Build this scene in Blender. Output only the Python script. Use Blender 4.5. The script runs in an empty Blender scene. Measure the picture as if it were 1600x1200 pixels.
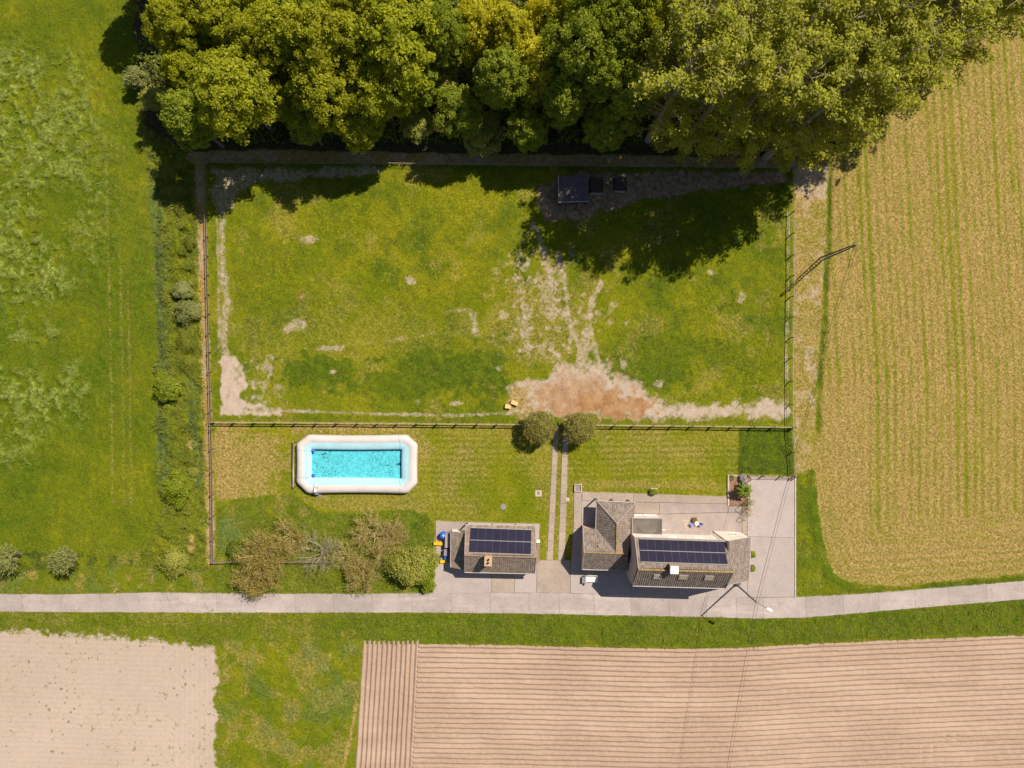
import bpy, math, random
import numpy as np
from mathutils import Vector, Matrix

# ------------------------------------------------------------------ scene, camera, light
SC = bpy.context.scene
COL = SC.collection
CAM_H = 106.0          # metres above the ground
FPX = 1110.0           # focal length in pixels of a 1600 px wide frame

cam_d = bpy.data.cameras.new('camera')
cam_d.sensor_width = 36.0
cam_d.lens = 36.0 * FPX / 1600.0
cam_d.clip_start = 1.0
cam_d.clip_end = 3000.0
cam = bpy.data.objects.new('camera', cam_d)
cam.location = (0, 0, CAM_H)
COL.objects.link(cam)
SC.camera = cam

SUN_H = Vector((0.738, 0.675, 0)).normalized()      # horizontal direction towards the sun
SUN_EL = math.radians(52.0)
SUN_V = Vector((SUN_H.x * math.cos(SUN_EL), SUN_H.y * math.cos(SUN_EL), math.sin(SUN_EL)))

world = bpy.data.worlds.new('World')
SC.world = world
world.use_nodes = True
wn = world.node_tree
wn.nodes.clear()
w_out = wn.nodes.new('ShaderNodeOutputWorld')
w_bg = wn.nodes.new('ShaderNodeBackground')
w_sky = wn.nodes.new('ShaderNodeTexSky')
w_sky.sky_type = 'NISHITA'
w_sky.sun_disc = False
w_sky.sun_elevation = SUN_EL
w_sky.sun_rotation = math.atan2(SUN_H.x, SUN_H.y)
w_bg.inputs['Strength'].default_value = 0.056
wn.links.new(w_sky.outputs[0], w_bg.inputs[0])
wn.links.new(w_bg.outputs[0], w_out.inputs[0])

sun_d = bpy.data.lights.new('sun', 'SUN')
sun_d.energy = 4.8
sun_d.angle = math.radians(0.5)
sun_d.color = (1.0, 0.91, 0.77)
sun = bpy.data.objects.new('sun', sun_d)
sun.rotation_euler = SUN_V.to_track_quat('Z', 'Y').to_euler()
sun.location = (60, 55, 110)
COL.objects.link(sun)

SC.view_settings.view_transform = 'Standard'
SC.view_settings.look = 'None'
SC.view_settings.gamma = 1.0
SC.view_settings.use_curve_mapping = False
SC.view_settings.exposure = 0.45

# ------------------------------------------------------------------ helpers
def W(px, py, h=0.0):
    """world point at height h that lies on the given photo position"""
    k = (CAM_H - h) / FPX
    return Vector(((px - 800) * k, -(py - 600) * k, h))

PPM = FPX / CAM_H      # photo pixels per metre on the ground
rng = np.random.default_rng(7)
R = random.Random(11)

def tag(o, label=None, cat=None, group=None, kind=None):
    if label: o['label'] = label
    if cat: o['category'] = cat
    if group: o['group'] = group
    if kind: o['kind'] = kind
    return o

def empty(name, loc=(0, 0, 0), rz=0.0, label=None, cat=None, group=None, kind=None):
    o = bpy.data.objects.new(name, None)
    o.empty_display_size = 0.3
    o.location = loc
    o.rotation_euler = (0, 0, rz)
    COL.objects.link(o)
    return tag(o, label, cat, group, kind)

def link(name, me, parent=None, mat=None):
    if mat is not None and not me.materials:
        me.materials.append(mat)
    o = bpy.data.objects.new(name, me)
    COL.objects.link(o)
    if parent is not None:
        o.parent = parent
    return o

class MB:
    def __init__(self):
        self.v = []; self.f = []; self.mi = []
    def poly(self, pts, mi=0):
        b = len(self.v)
        self.v += [tuple(p) for p in pts]
        self.f.append(tuple(range(b, b + len(pts)))); self.mi.append(mi)
        return self
    def box(self, c, s, rz=0.0, mi=0, taper=1.0):
        cx, cy, cz = c; hx, hy, hz = s[0] / 2, s[1] / 2, s[2] / 2
        b = len(self.v); ca, sa = math.cos(rz), math.sin(rz)
        for dz in (-1, 1):
            t = taper if dz > 0 else 1.0
            for dx, dy in ((-1, -1), (1, -1), (1, 1), (-1, 1)):
                x, y = dx * hx * t, dy * hy * t
                self.v.append((cx + x * ca - y * sa, cy + x * sa + y * ca, cz + dz * hz))
        for q in ((0, 3, 2, 1), (4, 5, 6, 7), (0, 1, 5, 4), (1, 2, 6, 5), (2, 3, 7, 6), (3, 0, 4, 7)):
            self.f.append(tuple(b + i for i in q)); self.mi.append(mi)
        return self
    def obox(self, o, u, v, n, ru, rv, rn, mi=0):
        """box in an oriented frame: ranges along u, v, n"""
        b = len(self.v)
        for k in rn:
            for (i, j) in ((0, 0), (1, 0), (1, 1), (0, 1)):
                self.v.append(tuple(o + u * ru[i] + v * rv[j] + n * k))
        for q in ((0, 3, 2, 1), (4, 5, 6, 7), (0, 1, 5, 4), (1, 2, 6, 5), (2, 3, 7, 6), (3, 0, 4, 7)):
            self.f.append(tuple(b + i for i in q)); self.mi.append(mi)
        return self
    def prism(self, pts, z0, z1, mi=0):
        """ground polygon (counter-clockwise or not) extruded from z0 to z1"""
        p = [(q[0], q[1]) for q in pts]
        ar = sum(p[i][0] * p[(i + 1) % len(p)][1] - p[(i + 1) % len(p)][0] * p[i][1] for i in range(len(p)))
        if ar < 0: p = p[::-1]
        n = len(p); b = len(self.v)
        self.v += [(x, y, z0) for x, y in p] + [(x, y, z1) for x, y in p]
        self.f.append(tuple(b + n + i for i in range(n))); self.mi.append(mi)
        self.f.append(tuple(b + n - 1 - i for i in range(n))); self.mi.append(mi)
        for i in range(n):
            j = (i + 1) % n
            self.f.append((b + i, b + j, b + n + j, b + n + i)); self.mi.append(mi)
        return self
    def tube(self, pts, rad, n=6, mi=0, cap=True):
        pts = [Vector(p) for p in pts]
        if not hasattr(rad, '__len__'): rad = [rad] * len(pts)
        b = len(self.v); m = len(pts)
        for i, p in enumerate(pts):
            d = (pts[min(i + 1, m - 1)] - pts[max(i - 1, 0)])
            d = d.normalized() if d.length > 1e-9 else Vector((0, 0, 1))
            a = Vector((0, 0, 1)) if abs(d.z) < 0.9 else Vector((1, 0, 0))
            s = d.cross(a).normalized(); t = s.cross(d)
            for k in range(n):
                an = 2 * math.pi * k / n
                self.v.append(tuple(p + (s * math.cos(an) + t * math.sin(an)) * rad[i]))
        for i in range(m - 1):
            for k in range(n):
                k2 = (k + 1) % n
                self.f.append((b + i * n + k, b + i * n + k2, b + (i + 1) * n + k2, b + (i + 1) * n + k)); self.mi.append(mi)
        if cap:
            self.f.append(tuple(b + k for k in range(n))); self.mi.append(mi)
            self.f.append(tuple(b + (m - 1) * n + n - 1 - k for k in range(n))); self.mi.append(mi)
        return self
    def lathe(self, prof, c=(0, 0, 0), n=16, mi=0):
        b = len(self.v); m = len(prof)
        for r, z in prof:
            for k in range(n):
                a = 2 * math.pi * k / n
                self.v.append((c[0] + r * math.cos(a), c[1] + r * math.sin(a), c[2] + z))
        for i in range(m - 1):
            for k in range(n):
                k2 = (k + 1) % n
                self.f.append((b + i * n + k, b + i * n + k2, b + (i + 1) * n + k2, b + (i + 1) * n + k)); self.mi.append(mi)
        self.f.append(tuple(b + n - 1 - k for k in range(n))); self.mi.append(mi)
        self.f.append(tuple(b + (m - 1) * n + k for k in range(n))); self.mi.append(mi)
        return self
    def mesh(self, name, mats=(), smooth=False):
        me = bpy.data.meshes.new(name)
        me.from_pydata(self.v, [], self.f)
        for m in mats: me.materials.append(m)
        if len(mats) > 1:
            me.polygons.foreach_set('material_index', self.mi)
        if smooth:
            me.polygons.foreach_set('use_smooth', [True] * len(me.polygons))
        me.update()
        return me
    def build(self, name, mats, parent=None, smooth=False):
        if not isinstance(mats, (list, tuple)): mats = [mats]
        return link(name, self.mesh(name, mats, smooth), parent)

def np_mesh(name, V, Q, mat, smooth=False, face_attr=None, point_cols=None):
    """mesh from numpy verts (n,3) and faces (m,k); face_attr: dict name -> (m,) floats; point_cols: dict name -> (n,4)"""
    me = bpy.data.meshes.new(name)
    n, m, k = len(V), len(Q), Q.shape[1]
    me.vertices.add(n); me.vertices.foreach_set('co', np.ascontiguousarray(V, dtype=np.float32).ravel())
    me.loops.add(m * k); me.loops.foreach_set('vertex_index', np.ascontiguousarray(Q, dtype=np.int32).ravel())
    me.polygons.add(m)
    me.polygons.foreach_set('loop_start', np.arange(0, m * k, k, dtype=np.int32))
    me.polygons.foreach_set('loop_total', np.full(m, k, dtype=np.int32))
    me.polygons.foreach_set('use_smooth', np.full(m, bool(smooth)))
    me.materials.append(mat)
    me.update(calc_edges=True)
    for nm, a in (face_attr or {}).items():
        at = me.attributes.new(nm, 'FLOAT', 'FACE'); at.data.foreach_set('value', np.ascontiguousarray(a, dtype=np.float32))
    for nm, a in (point_cols or {}).items():
        at = me.attributes.new(nm, 'FLOAT_COLOR', 'POINT'); at.data.foreach_set('color', np.ascontiguousarray(a, dtype=np.float32).ravel())
    return me

# ------------------------------------------------------------------ numpy noise
def vnoise(x, y, seed):
    r = np.random.default_rng(seed).random((257, 257)).astype(np.float32)
    xi = np.floor(x).astype(np.int64); yi = np.floor(y).astype(np.int64)
    fx = (x - xi).astype(np.float32); fy = (y - yi).astype(np.float32)
    fx = fx * fx * (3 - 2 * fx); fy = fy * fy * (3 - 2 * fy)
    a = xi % 256; b = yi % 256; a1 = (a + 1) % 256; b1 = (b + 1) % 256
    return (r[a, b] * (1 - fx) + r[a1, b] * fx) * (1 - fy) + (r[a, b1] * (1 - fx) + r[a1, b1] * fx) * fy

def fbm(x, y, scale, seed, oct=4, gain=0.5):
    s = 0; amp = 1; tot = 0; f = 1.0 / scale
    for i in range(oct):
        s = s + amp * vnoise(x * f + 17.3 * i, y * f + 5.1 * i, seed + i * 31)
        tot += amp; amp *= gain; f *= 2.03
    return s / tot

def sstep(a, b, x):
    t = np.clip((x - a) / (b - a), 0, 1)
    return t * t * (3 - 2 * t)

# ------------------------------------------------------------------ materials
def new_mat(name):
    m = bpy.data.materials.new(name); m.use_nodes = True
    nt = m.node_tree
    return m, nt, nt.nodes['Principled BSDF']

def N(nt, typ, **kw):
    n = nt.nodes.new(typ)
    for k, v in kw.items(): setattr(n, k, v)
    return n

def L(nt, a, b): nt.links.new(a, b)

def mixc(nt, fac, a, b, typ='MIX'):
    n = nt.nodes.new('ShaderNodeMix'); n.data_type = 'RGBA'; n.blend_type = typ
    for sock, val in ((n.inputs[0], fac), (n.inputs[6], a), (n.inputs[7], b)):
        if isinstance(val, (int, float)): sock.default_value = val
        elif isinstance(val, tuple): sock.default_value = (*val, 1) if len(val) == 3 else val
        else: nt.links.new(val, sock)
    return n.outputs[2]

def mth(nt, op, a, b=None, clamp=False):
    n = nt.nodes.new('ShaderNodeMath'); n.operation = op; n.use_clamp = clamp
    for sock, val in ((n.inputs[0], a), (n.inputs[1], b)):
        if val is None: continue
        if isinstance(val, (int, float)): sock.default_value = val
        else: nt.links.new(val, sock)
    return n.outputs[0]

def remap(nt, x, a, b, c=0.0, d=1.0, smooth=True):
    n = nt.nodes.new('ShaderNodeMapRange')
    n.interpolation_type = 'SMOOTHSTEP' if smooth else 'LINEAR'
    nt.links.new(x, n.inputs[0])
    n.inputs[1].default_value = a; n.inputs[2].default_value = b
    n.inputs[3].default_value = c; n.inputs[4].default_value = d
    return n.outputs[0]

def noise(nt, scale, detail=3.0, rough=0.55, coord='Object', vec=None, stretch=None):
    n = nt.nodes.new('ShaderNodeTexNoise')
    n.inputs['Scale'].default_value = scale; n.inputs['Detail'].default_value = detail
    n.inputs['Roughness'].default_value = rough
    if vec is None:
        if coord == 'World':
            g = nt.nodes.new('ShaderNodeNewGeometry'); vec = g.outputs['Position']
        else:
            g = nt.nodes.new('ShaderNodeTexCoord'); vec = g.outputs[coord]
    if coord == 'World' and not stretch:
        mp = nt.nodes.new('ShaderNodeMapping'); mp.inputs['Rotation'].default_value = (0.61, 0.47, 0.83); mp.inputs['Location'].default_value = (3.3, 7.1, 1.7)
        nt.links.new(vec, mp.inputs['Vector']); vec = mp.outputs[0]
    if stretch:
        mp = nt.nodes.new('ShaderNodeMapping'); mp.inputs['Scale'].default_value = stretch
        nt.links.new(vec, mp.inputs['Vector']); vec = mp.outputs[0]
    nt.links.new(vec, n.inputs['Vector'])
    return n.outputs['Fac']

def bump(nt, p, height, strength=0.5, dist=0.05):
    b = nt.nodes.new('ShaderNodeBump'); b.inputs['Strength'].default_value = strength
    b.inputs['Distance'].default_value = dist
    nt.links.new(height, b.inputs['Height']); nt.links.new(b.outputs[0], p.inputs['Normal'])

def simple(name, col, rough=0.7, var=0.12, scale=3.0, metal=0.0, coord='World', spec=0.3, bmp=0.0):
    m, nt, p = new_mat(name)
    f = noise(nt, scale, 4, 0.6, coord)
    c = mixc(nt, remap(nt, f, 0.3, 0.7), tuple(x * (1 - var) for x in col), tuple(min(1, x * (1 + var)) for x in col))
    L(nt, c, p.inputs['Base Color'])
    p.inputs['Roughness'].default_value = rough; p.inputs['Metallic'].default_value = metal
    p.inputs['Specular IOR Level'].default_value = spec
    if bmp: bump(nt, p, noise(nt, scale * 6, 3, 0.6, coord), bmp, 0.02)
    return m

def make_ground_mat():
    m, nt, p = new_mat('ground_cover')
    A = N(nt, 'ShaderNodeAttribute', attribute_name='wa'); B = N(nt, 'ShaderNodeAttribute', attribute_name='wb')
    C = N(nt, 'ShaderNodeAttribute', attribute_name='wc')
    sa = N(nt, 'ShaderNodeSeparateColor'); L(nt, A.outputs['Color'], sa.inputs[0])
    sb = N(nt, 'ShaderNodeSeparateColor'); L(nt, B.outputs['Color'], sb.inputs[0])
    s3 = N(nt, 'ShaderNodeSeparateColor'); L(nt, C.outputs['Color'], s3.inputs[0])
    n1 = noise(nt, 0.9, 5, 0.65, 'World'); n2 = noise(nt, 3.1, 4, 0.7, 'World'); n3 = noise(nt, 0.16, 4, 0.6, 'World')
    n4 = noise(nt, 6.5, 2, 0.6, 'World')
    n5 = mth(nt, 'ADD', mth(nt, 'MULTIPLY', noise(nt, 1.6, 5, 0.75, 'World'), 1.25), -0.125)
    def wt(sock, k=0.7, lo=0.25, hi=0.75, nn=None):
        d = mth(nt, 'MULTIPLY', mth(nt, 'SUBTRACT', nn or n2, 0.5), k * 2)
        # noise only moves the border: no effect where weight is 0 or 1
        s = mth(nt, 'ADD', sock, mth(nt, 'MULTIPLY', d, mth(nt, 'MULTIPLY', remap(nt, sock, 0.0, 0.25), remap(nt, sock, 1.0, 0.75, 0, 1))))
        return remap(nt, s, lo, hi)
    c = mixc(nt, remap(nt, n3, 0.3, 0.7), (0.118, 0.142, 0.004), (0.180, 0.175, 0.008))
    c = mixc(nt, wt(sa.outputs[0], 0.5, 0.1, 0.9, n1), c, mixc(nt, remap(nt, n1, .3, .7), (0.046, 0.084, 0.004), (0.100, 0.132, 0.007)))
    c = mixc(nt, wt(sb.outputs[2], 0.5, 0.1, 0.9, n1), c, mixc(nt, remap(nt, n2, .3, .7), (0.14, 0.18, 0.025), (0.23, 0.26, 0.055)))
    c = mixc(nt, wt(sa.outputs[1], 0.35, 0.05, 0.95), c, mixc(nt, remap(nt, n2, .3, .7), (0.225, 0.155, 0.044), (0.335, 0.235, 0.088)))
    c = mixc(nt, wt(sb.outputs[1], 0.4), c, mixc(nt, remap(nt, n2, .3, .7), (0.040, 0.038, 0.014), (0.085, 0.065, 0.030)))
    c = mixc(nt, wt(sa.outputs[2], 0.8, 0.12, 0.95, n5), c, mixc(nt, remap(nt, n1, .25, .75), (0.36, 0.275, 0.21), (0.445, 0.35, 0.28)))
    c = mixc(nt, wt(sb.outputs[0], 0.5), c, mixc(nt, remap(nt, n1, .3, .7), (0.25, 0.125, 0.050), (0.36, 0.215, 0.11)))
    fl = mth(nt, 'MULTIPLY', remap(nt, n4, 0.60, 0.68), s3.outputs[0])
    c = mixc(nt, mth(nt, 'MULTIPLY', fl, 0.75), c, (0.42, 0.29, 0.008))
    c = mixc(nt, s3.outputs[1], c, mixc(nt, remap(nt, n2, .3, .7), (0.055, 0.095, 0.028), (0.11, 0.155, 0.055)))   # bluish nettles
    n8 = noise(nt, 0.05, 3, .5, 'World')
    c = mixc(nt, mth(nt, 'MULTIPLY', mth(nt, 'MULTIPLY', s3.outputs[2], sa.outputs[2]), 0.78), c, mixc(nt, remap(nt, n8, .35, .65), (0.385, 0.305, 0.243), (0.44, 0.352, 0.285)))
    # grain of the sward
    g = mth(nt, 'ADD', mth(nt, 'MULTIPLY', n2, 0.6), mth(nt, 'MULTIPLY', n4, 0.4))
    soil = mth(nt, 'MAXIMUM', sa.outputs[2], mth(nt, 'MULTIPLY', s3.outputs[2], 1.0))
    k = remap(nt, g, 0.32, 0.68, 0.50, 1.46, False)
    kk = N(nt, 'ShaderNodeMix'); kk.data_type = 'FLOAT'
    L(nt, mth(nt, 'MULTIPLY', soil, 0.75), kk.inputs[0]); L(nt, k, kk.inputs[2]); kk.inputs[3].default_value = 1.0
    c = mixc(nt, 1.0, c, kk.outputs[0], 'MULTIPLY')
    L(nt, c, p.inputs['Base Color'])
    p.inputs['Roughness'].default_value = 0.95; p.inputs['Specular IOR Level'].default_value = 0.05
    b = N(nt, 'ShaderNodeBump'); b.inputs['Distance'].default_value = 0.16
    L(nt, g, b.inputs['Height'])
    L(nt, mth(nt, 'SUBTRACT', mth(nt, 'SUBTRACT', 0.95, mth(nt, 'MULTIPLY', soil, 0.5)), mth(nt, 'MULTIPLY', s3.outputs[2], 0.25)), b.inputs['Strength'])
    L(nt, b.outputs[0], p.inputs['Normal'])
    return m

def make_soil_mat():
    m, nt, p = new_mat('ridged_soil')
    n1 = noise(nt, 0.07, 4, 0.6, 'World'); n2 = noise(nt, 2.5, 5, 0.7, 'World'); n3 = noise(nt, 0.5, 4, .6, 'World', stretch=(0.12, 1.0, 1.0))
    c = mixc(nt, remap(nt, n1, .35, .65), (0.315, 0.220, 0.162), (0.405, 0.292, 0.220))
    c = mixc(nt, remap(nt, n3, .3, .75), c, (0.31, 0.215, 0.155))
    c = mixc(nt, remap(nt, n2, .35, .75, 0, .5), c, (0.45, 0.335, 0.255))
    L(nt, c, p.inputs['Base Color']); p.inputs['Roughness'].default_value = 1.0; p.inputs['Specular IOR Level'].default_value = 0.03
    bump(nt, p, noise(nt, 7, 4, 0.7, 'World'), 0.6, 0.05)
    return m

def make_concrete(name, a, b, stain=(0.30, 0.22, 0.15), amt=0.5, grain=0.35):
    m, nt, p = new_mat(name)
    oi = N(nt, 'ShaderNodeObjectInfo')
    n1 = noise(nt, 0.35, 5, 0.65, 'World'); n2 = noise(nt, 5.0, 4, 0.7, 'World'); n3 = noise(nt, 1.1, 5, 0.7, 'World')
    c = mixc(nt, remap(nt, n1, .3, .7), a, b)
    n6 = noise(nt, 0.55, 4, .65, 'World', stretch=(0.10, 1.0, 1.0)) if name == 'road_concrete' else n1
    c = mixc(nt, remap(nt, n6, .50, .66, 0, amt * .8), c, tuple(min(1, x * 1.22) for x in b) if name == 'road_concrete' else stain)
    c = mixc(nt, remap(nt, n3, .52, .78, 0, amt), c, stain)
    c = mixc(nt, remap(nt, n2, .4, .7, 0, grain), c, tuple(x * 0.62 for x in a))
    k = remap(nt, oi.outputs['Random'], 0, 1, 0.92, 1.07, False)
    c = mixc(nt, 1.0, c, k, 'MULTIPLY')
    L(nt, c, p.inputs['Base Color']); p.inputs['Roughness'].default_value = 0.9; p.inputs['Specular IOR Level'].default_value = 0.15
    bump(nt, p, n2, 0.3, 0.02)
    return m

def make_leaf(name, dark, light, trans=0.30, hue_var=0.10, clump=0.35, far=(0.2, 0.17, 0.03), clump_scale=0.5):
    """diffuse + translucent leaves; colour varies by leaf, by spray and by tree"""
    m = bpy.data.materials.new(name); m.use_nodes = True
    nt = m.node_tree; nt.nodes.clear()
    out = N(nt, 'ShaderNodeOutputMaterial')
    at = N(nt, 'ShaderNodeAttribute', attribute_name='rnd')
    oi = N(nt, 'ShaderNodeObjectInfo')
    n1 = noise(nt, clump_scale, 3, 0.5, 'World')
    f = mth(nt, 'ADD', mth(nt, 'MULTIPLY', at.outputs['Fac'], 0.6), mth(nt, 'MULTIPLY', remap(nt, n1, .3, .7), 0.4))
    c = mixc(nt, f, dark, light)
    c = mixc(nt, mth(nt, 'MULTIPLY', oi.outputs['Random'], clump), c, far)
    d = N(nt, 'ShaderNodeBsdfDiffuse'); t = N(nt, 'ShaderNodeBsdfTranslucent'); g = N(nt, 'ShaderNodeBsdfGlossy')
    g.inputs['Roughness'].default_value = 0.6; g.inputs['Color'].default_value = (0.9, 0.95, 0.9, 1)
    L(nt, c, d.inputs['Color']); L(nt, mixc(nt, 0.5, c, tuple(min(1, x * 1.5) for x in light)), t.inputs['Color'])
    m1 = N(nt, 'ShaderNodeMixShader'); m1.inputs[0].default_value = trans
    L(nt, d.outputs[0], m1.inputs[1]); L(nt, t.outputs[0], m1.inputs[2])
    m2 = N(nt, 'ShaderNodeMixShader'); m2.inputs[0].default_value = 0.015
    L(nt, m1.outputs[0], m2.inputs[1]); L(nt, g.outputs[0], m2.inputs[2])
    L(nt, m2.outputs[0], out.inputs['Surface'])
    return m

def make_tiles(name, cols):
    m, nt, p = new_mat(name)
    at = N(nt, 'ShaderNodeAttribute', attribute_name='rnd')
    r = N(nt, 'ShaderNodeValToRGB'); L(nt, at.outputs['Fac'], r.inputs[0])
    e = r.color_ramp.elements
    e[0].color = (*cols[0], 1); e[1].color = (*cols[-1], 1)
    for i, c in enumerate(cols[1:-1]):
        x = e.new((i + 1) / (len(cols) - 1)); x.color = (*c, 1)
    n1 = noise(nt, 0.8, 4, .65, 'World')
    c = mixc(nt, remap(nt, n1, .45, .8, 0, .45), r.outputs[0], (0.19, 0.165, 0.11))
    L(nt, c, p.inputs['Base Color']); p.inputs['Roughness'].default_value = 0.85; p.inputs['Specular IOR Level'].default_value = 0.2
    return m

M = {}
M['ground'] = make_ground_mat()
M['ridge_soil'] = make_soil_mat()
M['road'] = make_concrete('road_concrete', (0.335, 0.28, 0.258), (0.415, 0.35, 0.325), (0.25, 0.20, 0.165), 0.7, 0.4)
M['pale_concrete'] = make_concrete('pale_concrete', (0.345, 0.288, 0.272), (0.42, 0.355, 0.335), (0.31, 0.24, 0.19), 0.5, 0.3)
M['aggregate'] = make_concrete('exposed_aggregate', (0.315, 0.25, 0.205), (0.385, 0.31, 0.26), (0.41, 0.325, 0.25), 0.5, 0.5)
M['grey_paving'] = make_concrete('grey_paving', (0.285, 0.235, 0.218), (0.36, 0.30, 0.275), (0.40, 0.31, 0.22), 0.4, 0.4)
M['kerb'] = simple('kerb_stone', (0.45, 0.36, 0.30), 0.85, .15, 2)
M['maple'] = make_leaf('maple_leaves', (0.115, 0.150, 0.004), (0.52, 0.525, 0.016), 0.50, clump=0.30, far=(0.34, 0.29, 0.02))
M['poplar'] = make_leaf('poplar_leaves', (0.095, 0.120, 0.006), (0.50, 0.49, 0.038), 0.42, clump=0.3, far=(0.31, 0.30, 0.025))
M['willow'] = make_leaf('willow_leaves', (0.19, 0.20, 0.005), (0.66, 0.60, 0.018), 0.50, clump=0.25, far=(0.5, 0.46, 0.02))
M['greywillow'] = make_leaf('grey_willow_leaves', (0.14, 0.16, 0.035), (0.38, 0.385, 0.125), 0.35, clump=0.2, far=(0.22, 0.21, 0.09))
M['shrub'] = make_leaf('shrub_leaves', (0.10, 0.15, 0.006), (0.40, 0.45, 0.022), 0.48, clump=0.3, far=(0.2, 0.21, 0.03))
M['paleshrub'] = make_leaf('pale_shrub_leaves', (0.18, 0.20, 0.025), (0.46, 0.44, 0.085), 0.42, clump=0.2, far=(0.27, 0.27, 0.05))
M['bronze'] = make_leaf('bronze_leaves', (0.20, 0.155, 0.030), (0.42, 0.335, 0.070), 0.35, clump=0.2, far=(0.33, 0.30, 0.04), clump_scale=0.8)
M['topiary'] = make_leaf('topiary_leaves', (0.15, 0.145, 0.030), (0.44, 0.39, 0.10), 0.4, clump=0.15, far=(0.3, 0.23, 0.07), clump_scale=1.5)
M['under'] = make_leaf('undergrowth_leaves', (0.06, 0.09, 0.006), (0.19, 0.22, 0.016), 0.25, clump=0.1)
M['weed'] = make_leaf('weed_leaves', (0.095, 0.130, 0.010), (0.27, 0.275, 0.022), 0.35, clump=0.0, clump_scale=0.22)
M['darkweed'] = make_leaf('dock_leaves', (0.05, 0.08, 0.006), (0.14, 0.165, 0.012), 0.3, clump=0.0)
M['nettle'] = make_leaf('nettle_leaves', (0.060, 0.095, 0.022), (0.125, 0.16, 0.045), 0.3, clump=0.0, clump_scale=0.3)
M['longgrass'] = make_leaf('long_grass_blades', (0.105, 0.13, 0.006), (0.225, 0.225, 0.014), 0.3, clump=0.0, clump_scale=0.15)
M['palegrass'] = make_leaf('lodged_grass_blades', (0.12, 0.16, 0.015), (0.26, 0.29, 0.055), 0.3, clump=0.0, clump_scale=0.2)
M['paddockgrass'] = make_leaf('paddock_grass_blades', (0.09, 0.11, 0.006), (0.235, 0.22, 0.012), 0.3, clump=0.0, clump_scale=0.15)
M['stubble'] = make_leaf('stubble_straw', (0.20, 0.14, 0.045), (0.37, 0.265, 0.10), 0.1, clump=0.0)
M['bark'] = simple('bark', (0.17, 0.135, 0.10), 0.9, .3, 4)
M['palebark'] = simple('pale_bark', (0.31, 0.255, 0.175), 0.9, .25, 4)
M['twig'] = simple('dry_twigs', (0.42, 0.32, 0.145), 0.9, .25, 2)
M['wood'] = simple('weathered_wood', (0.21, 0.155, 0.12), 0.85, .25, 5)
M['rail'] = simple('rail_wood', (0.30, 0.245, 0.155), 0.85, .2, 3)
M['darkwood'] = simple('dark_wood', (0.07, 0.05, 0.04), 0.8, .3, 5)
M['wall'] = simple('cream_render', (0.86, 0.76, 0.68), 0.85, .06, 0.8)
M['wallpink'] = simple('pink_brick_wall', (0.52, 0.38, 0.35), 0.9, .12, 4)
M['white'] = simple('white_paint', (0.78, 0.76, 0.72), 0.5, .04, 2)
M['whitestone'] = simple('white_cap', (0.72, 0.70, 0.66), 0.7, .06, 2)
M['trim'] = simple('grey_trim', (0.30, 0.25, 0.23), 0.6, .1, 3)
M['gutter'] = simple('zinc_gutter', (0.52, 0.47, 0.45), 0.45, .1, 3, metal=0.2)
M['glass'] = simple('window_glass', (0.10, 0.105, 0.10), 0.08, .1, 2, spec=0.6)
M['felt'] = simple('roof_felt', (0.135, 0.115, 0.10), 0.85, .25, 0.9)
M['panel'] = simple('solar_cells', (0.022, 0.020, 0.040), 0.30, .12, 0.4, spec=0.22)
M['panelframe'] = simple('panel_frame', (0.10, 0.085, 0.10), 0.4, .1, 2, metal=0.3)
M['alu'] = simple('aluminium', (0.40, 0.37, 0.36), 0.4, .08, 3, metal=0.3)
M['tile_main'] = make_tiles('roof_tiles_house', [(0.15, 0.115, 0.096), (0.19, 0.148, 0.124), (0.215, 0.17, 0.145), (0.26, 0.21, 0.182)])
M['tile_garage'] = make_tiles('roof_tiles_garage', [(0.18, 0.132, 0.102), (0.22, 0.165, 0.128), (0.25, 0.19, 0.15), (0.30, 0.23, 0.185)])
M['ridgecap'] = simple('mossy_ridge_tiles', (0.30, 0.20, 0.09), 0.9, .3, 3)
M['chim'] = simple('chimney_brick', (0.46, 0.30, 0.19), 0.9, .15, 6)
M['iron'] = simple('dark_iron', (0.035, 0.032, 0.034), 0.5, .2, 3, metal=0.4)
M['corr'] = simple('corrugated_sheet', (0.13, 0.115, 0.12), 0.55, .2, 1.5, metal=0.2)
M['polec'] = simple('pole_concrete', (0.17, 0.15, 0.14), 0.85, .15, 3)
M['poolgrey'] = simple('pool_fabric_grey', (0.54, 0.485, 0.46), 0.6, .06, 0.5)
M['poolblue'] = simple('pool_liner_blue', (0.36, 0.58, 0.64), 0.5, .05, 0.6)
M['poolfloor'] = simple('pool_floor_liner', (0.175, 0.51, 0.57), 0.5, .16, 2.2)
M['blue'] = simple('blue_plastic', (0.02, 0.12, 0.55), 0.4, .15, 4)
M['rope'] = simple('blue_rope', (0.06, 0.16, 0.38), 0.7, .1, 4)
M['yellow'] = simple('yellow_plastic', (0.72, 0.42, 0.01), 0.45, .08, 4)
M['green'] = simple('green_plastic', (0.02, 0.12, 0.07), 0.5, .15, 4)
M['grey'] = simple('grey_plastic', (0.22, 0.20, 0.23), 0.55, .1, 3)
M['straw'] = simple('straw_bale', (0.62, 0.44, 0.20), 0.95, .2, 8)
M['terracotta'] = simple('terracotta', (0.22, 0.06, 0.03), 0.8, .2, 6)
M['earth'] = simple('bed_soil', (0.24, 0.14, 0.09), 1.0, .25, 5)
M['stone'] = simple('fieldstone', (0.22, 0.19, 0.18), 0.9, .25, 4)
M['litter'] = simple('sunken_leaves', (0.04, 0.045, 0.03), 0.9, .3, 3)
M['leafgreen'] = make_leaf('broad_leaves', (0.07, 0.12, 0.01), (0.21, 0.27, 0.03), 0.3, clump=0.1)

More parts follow.
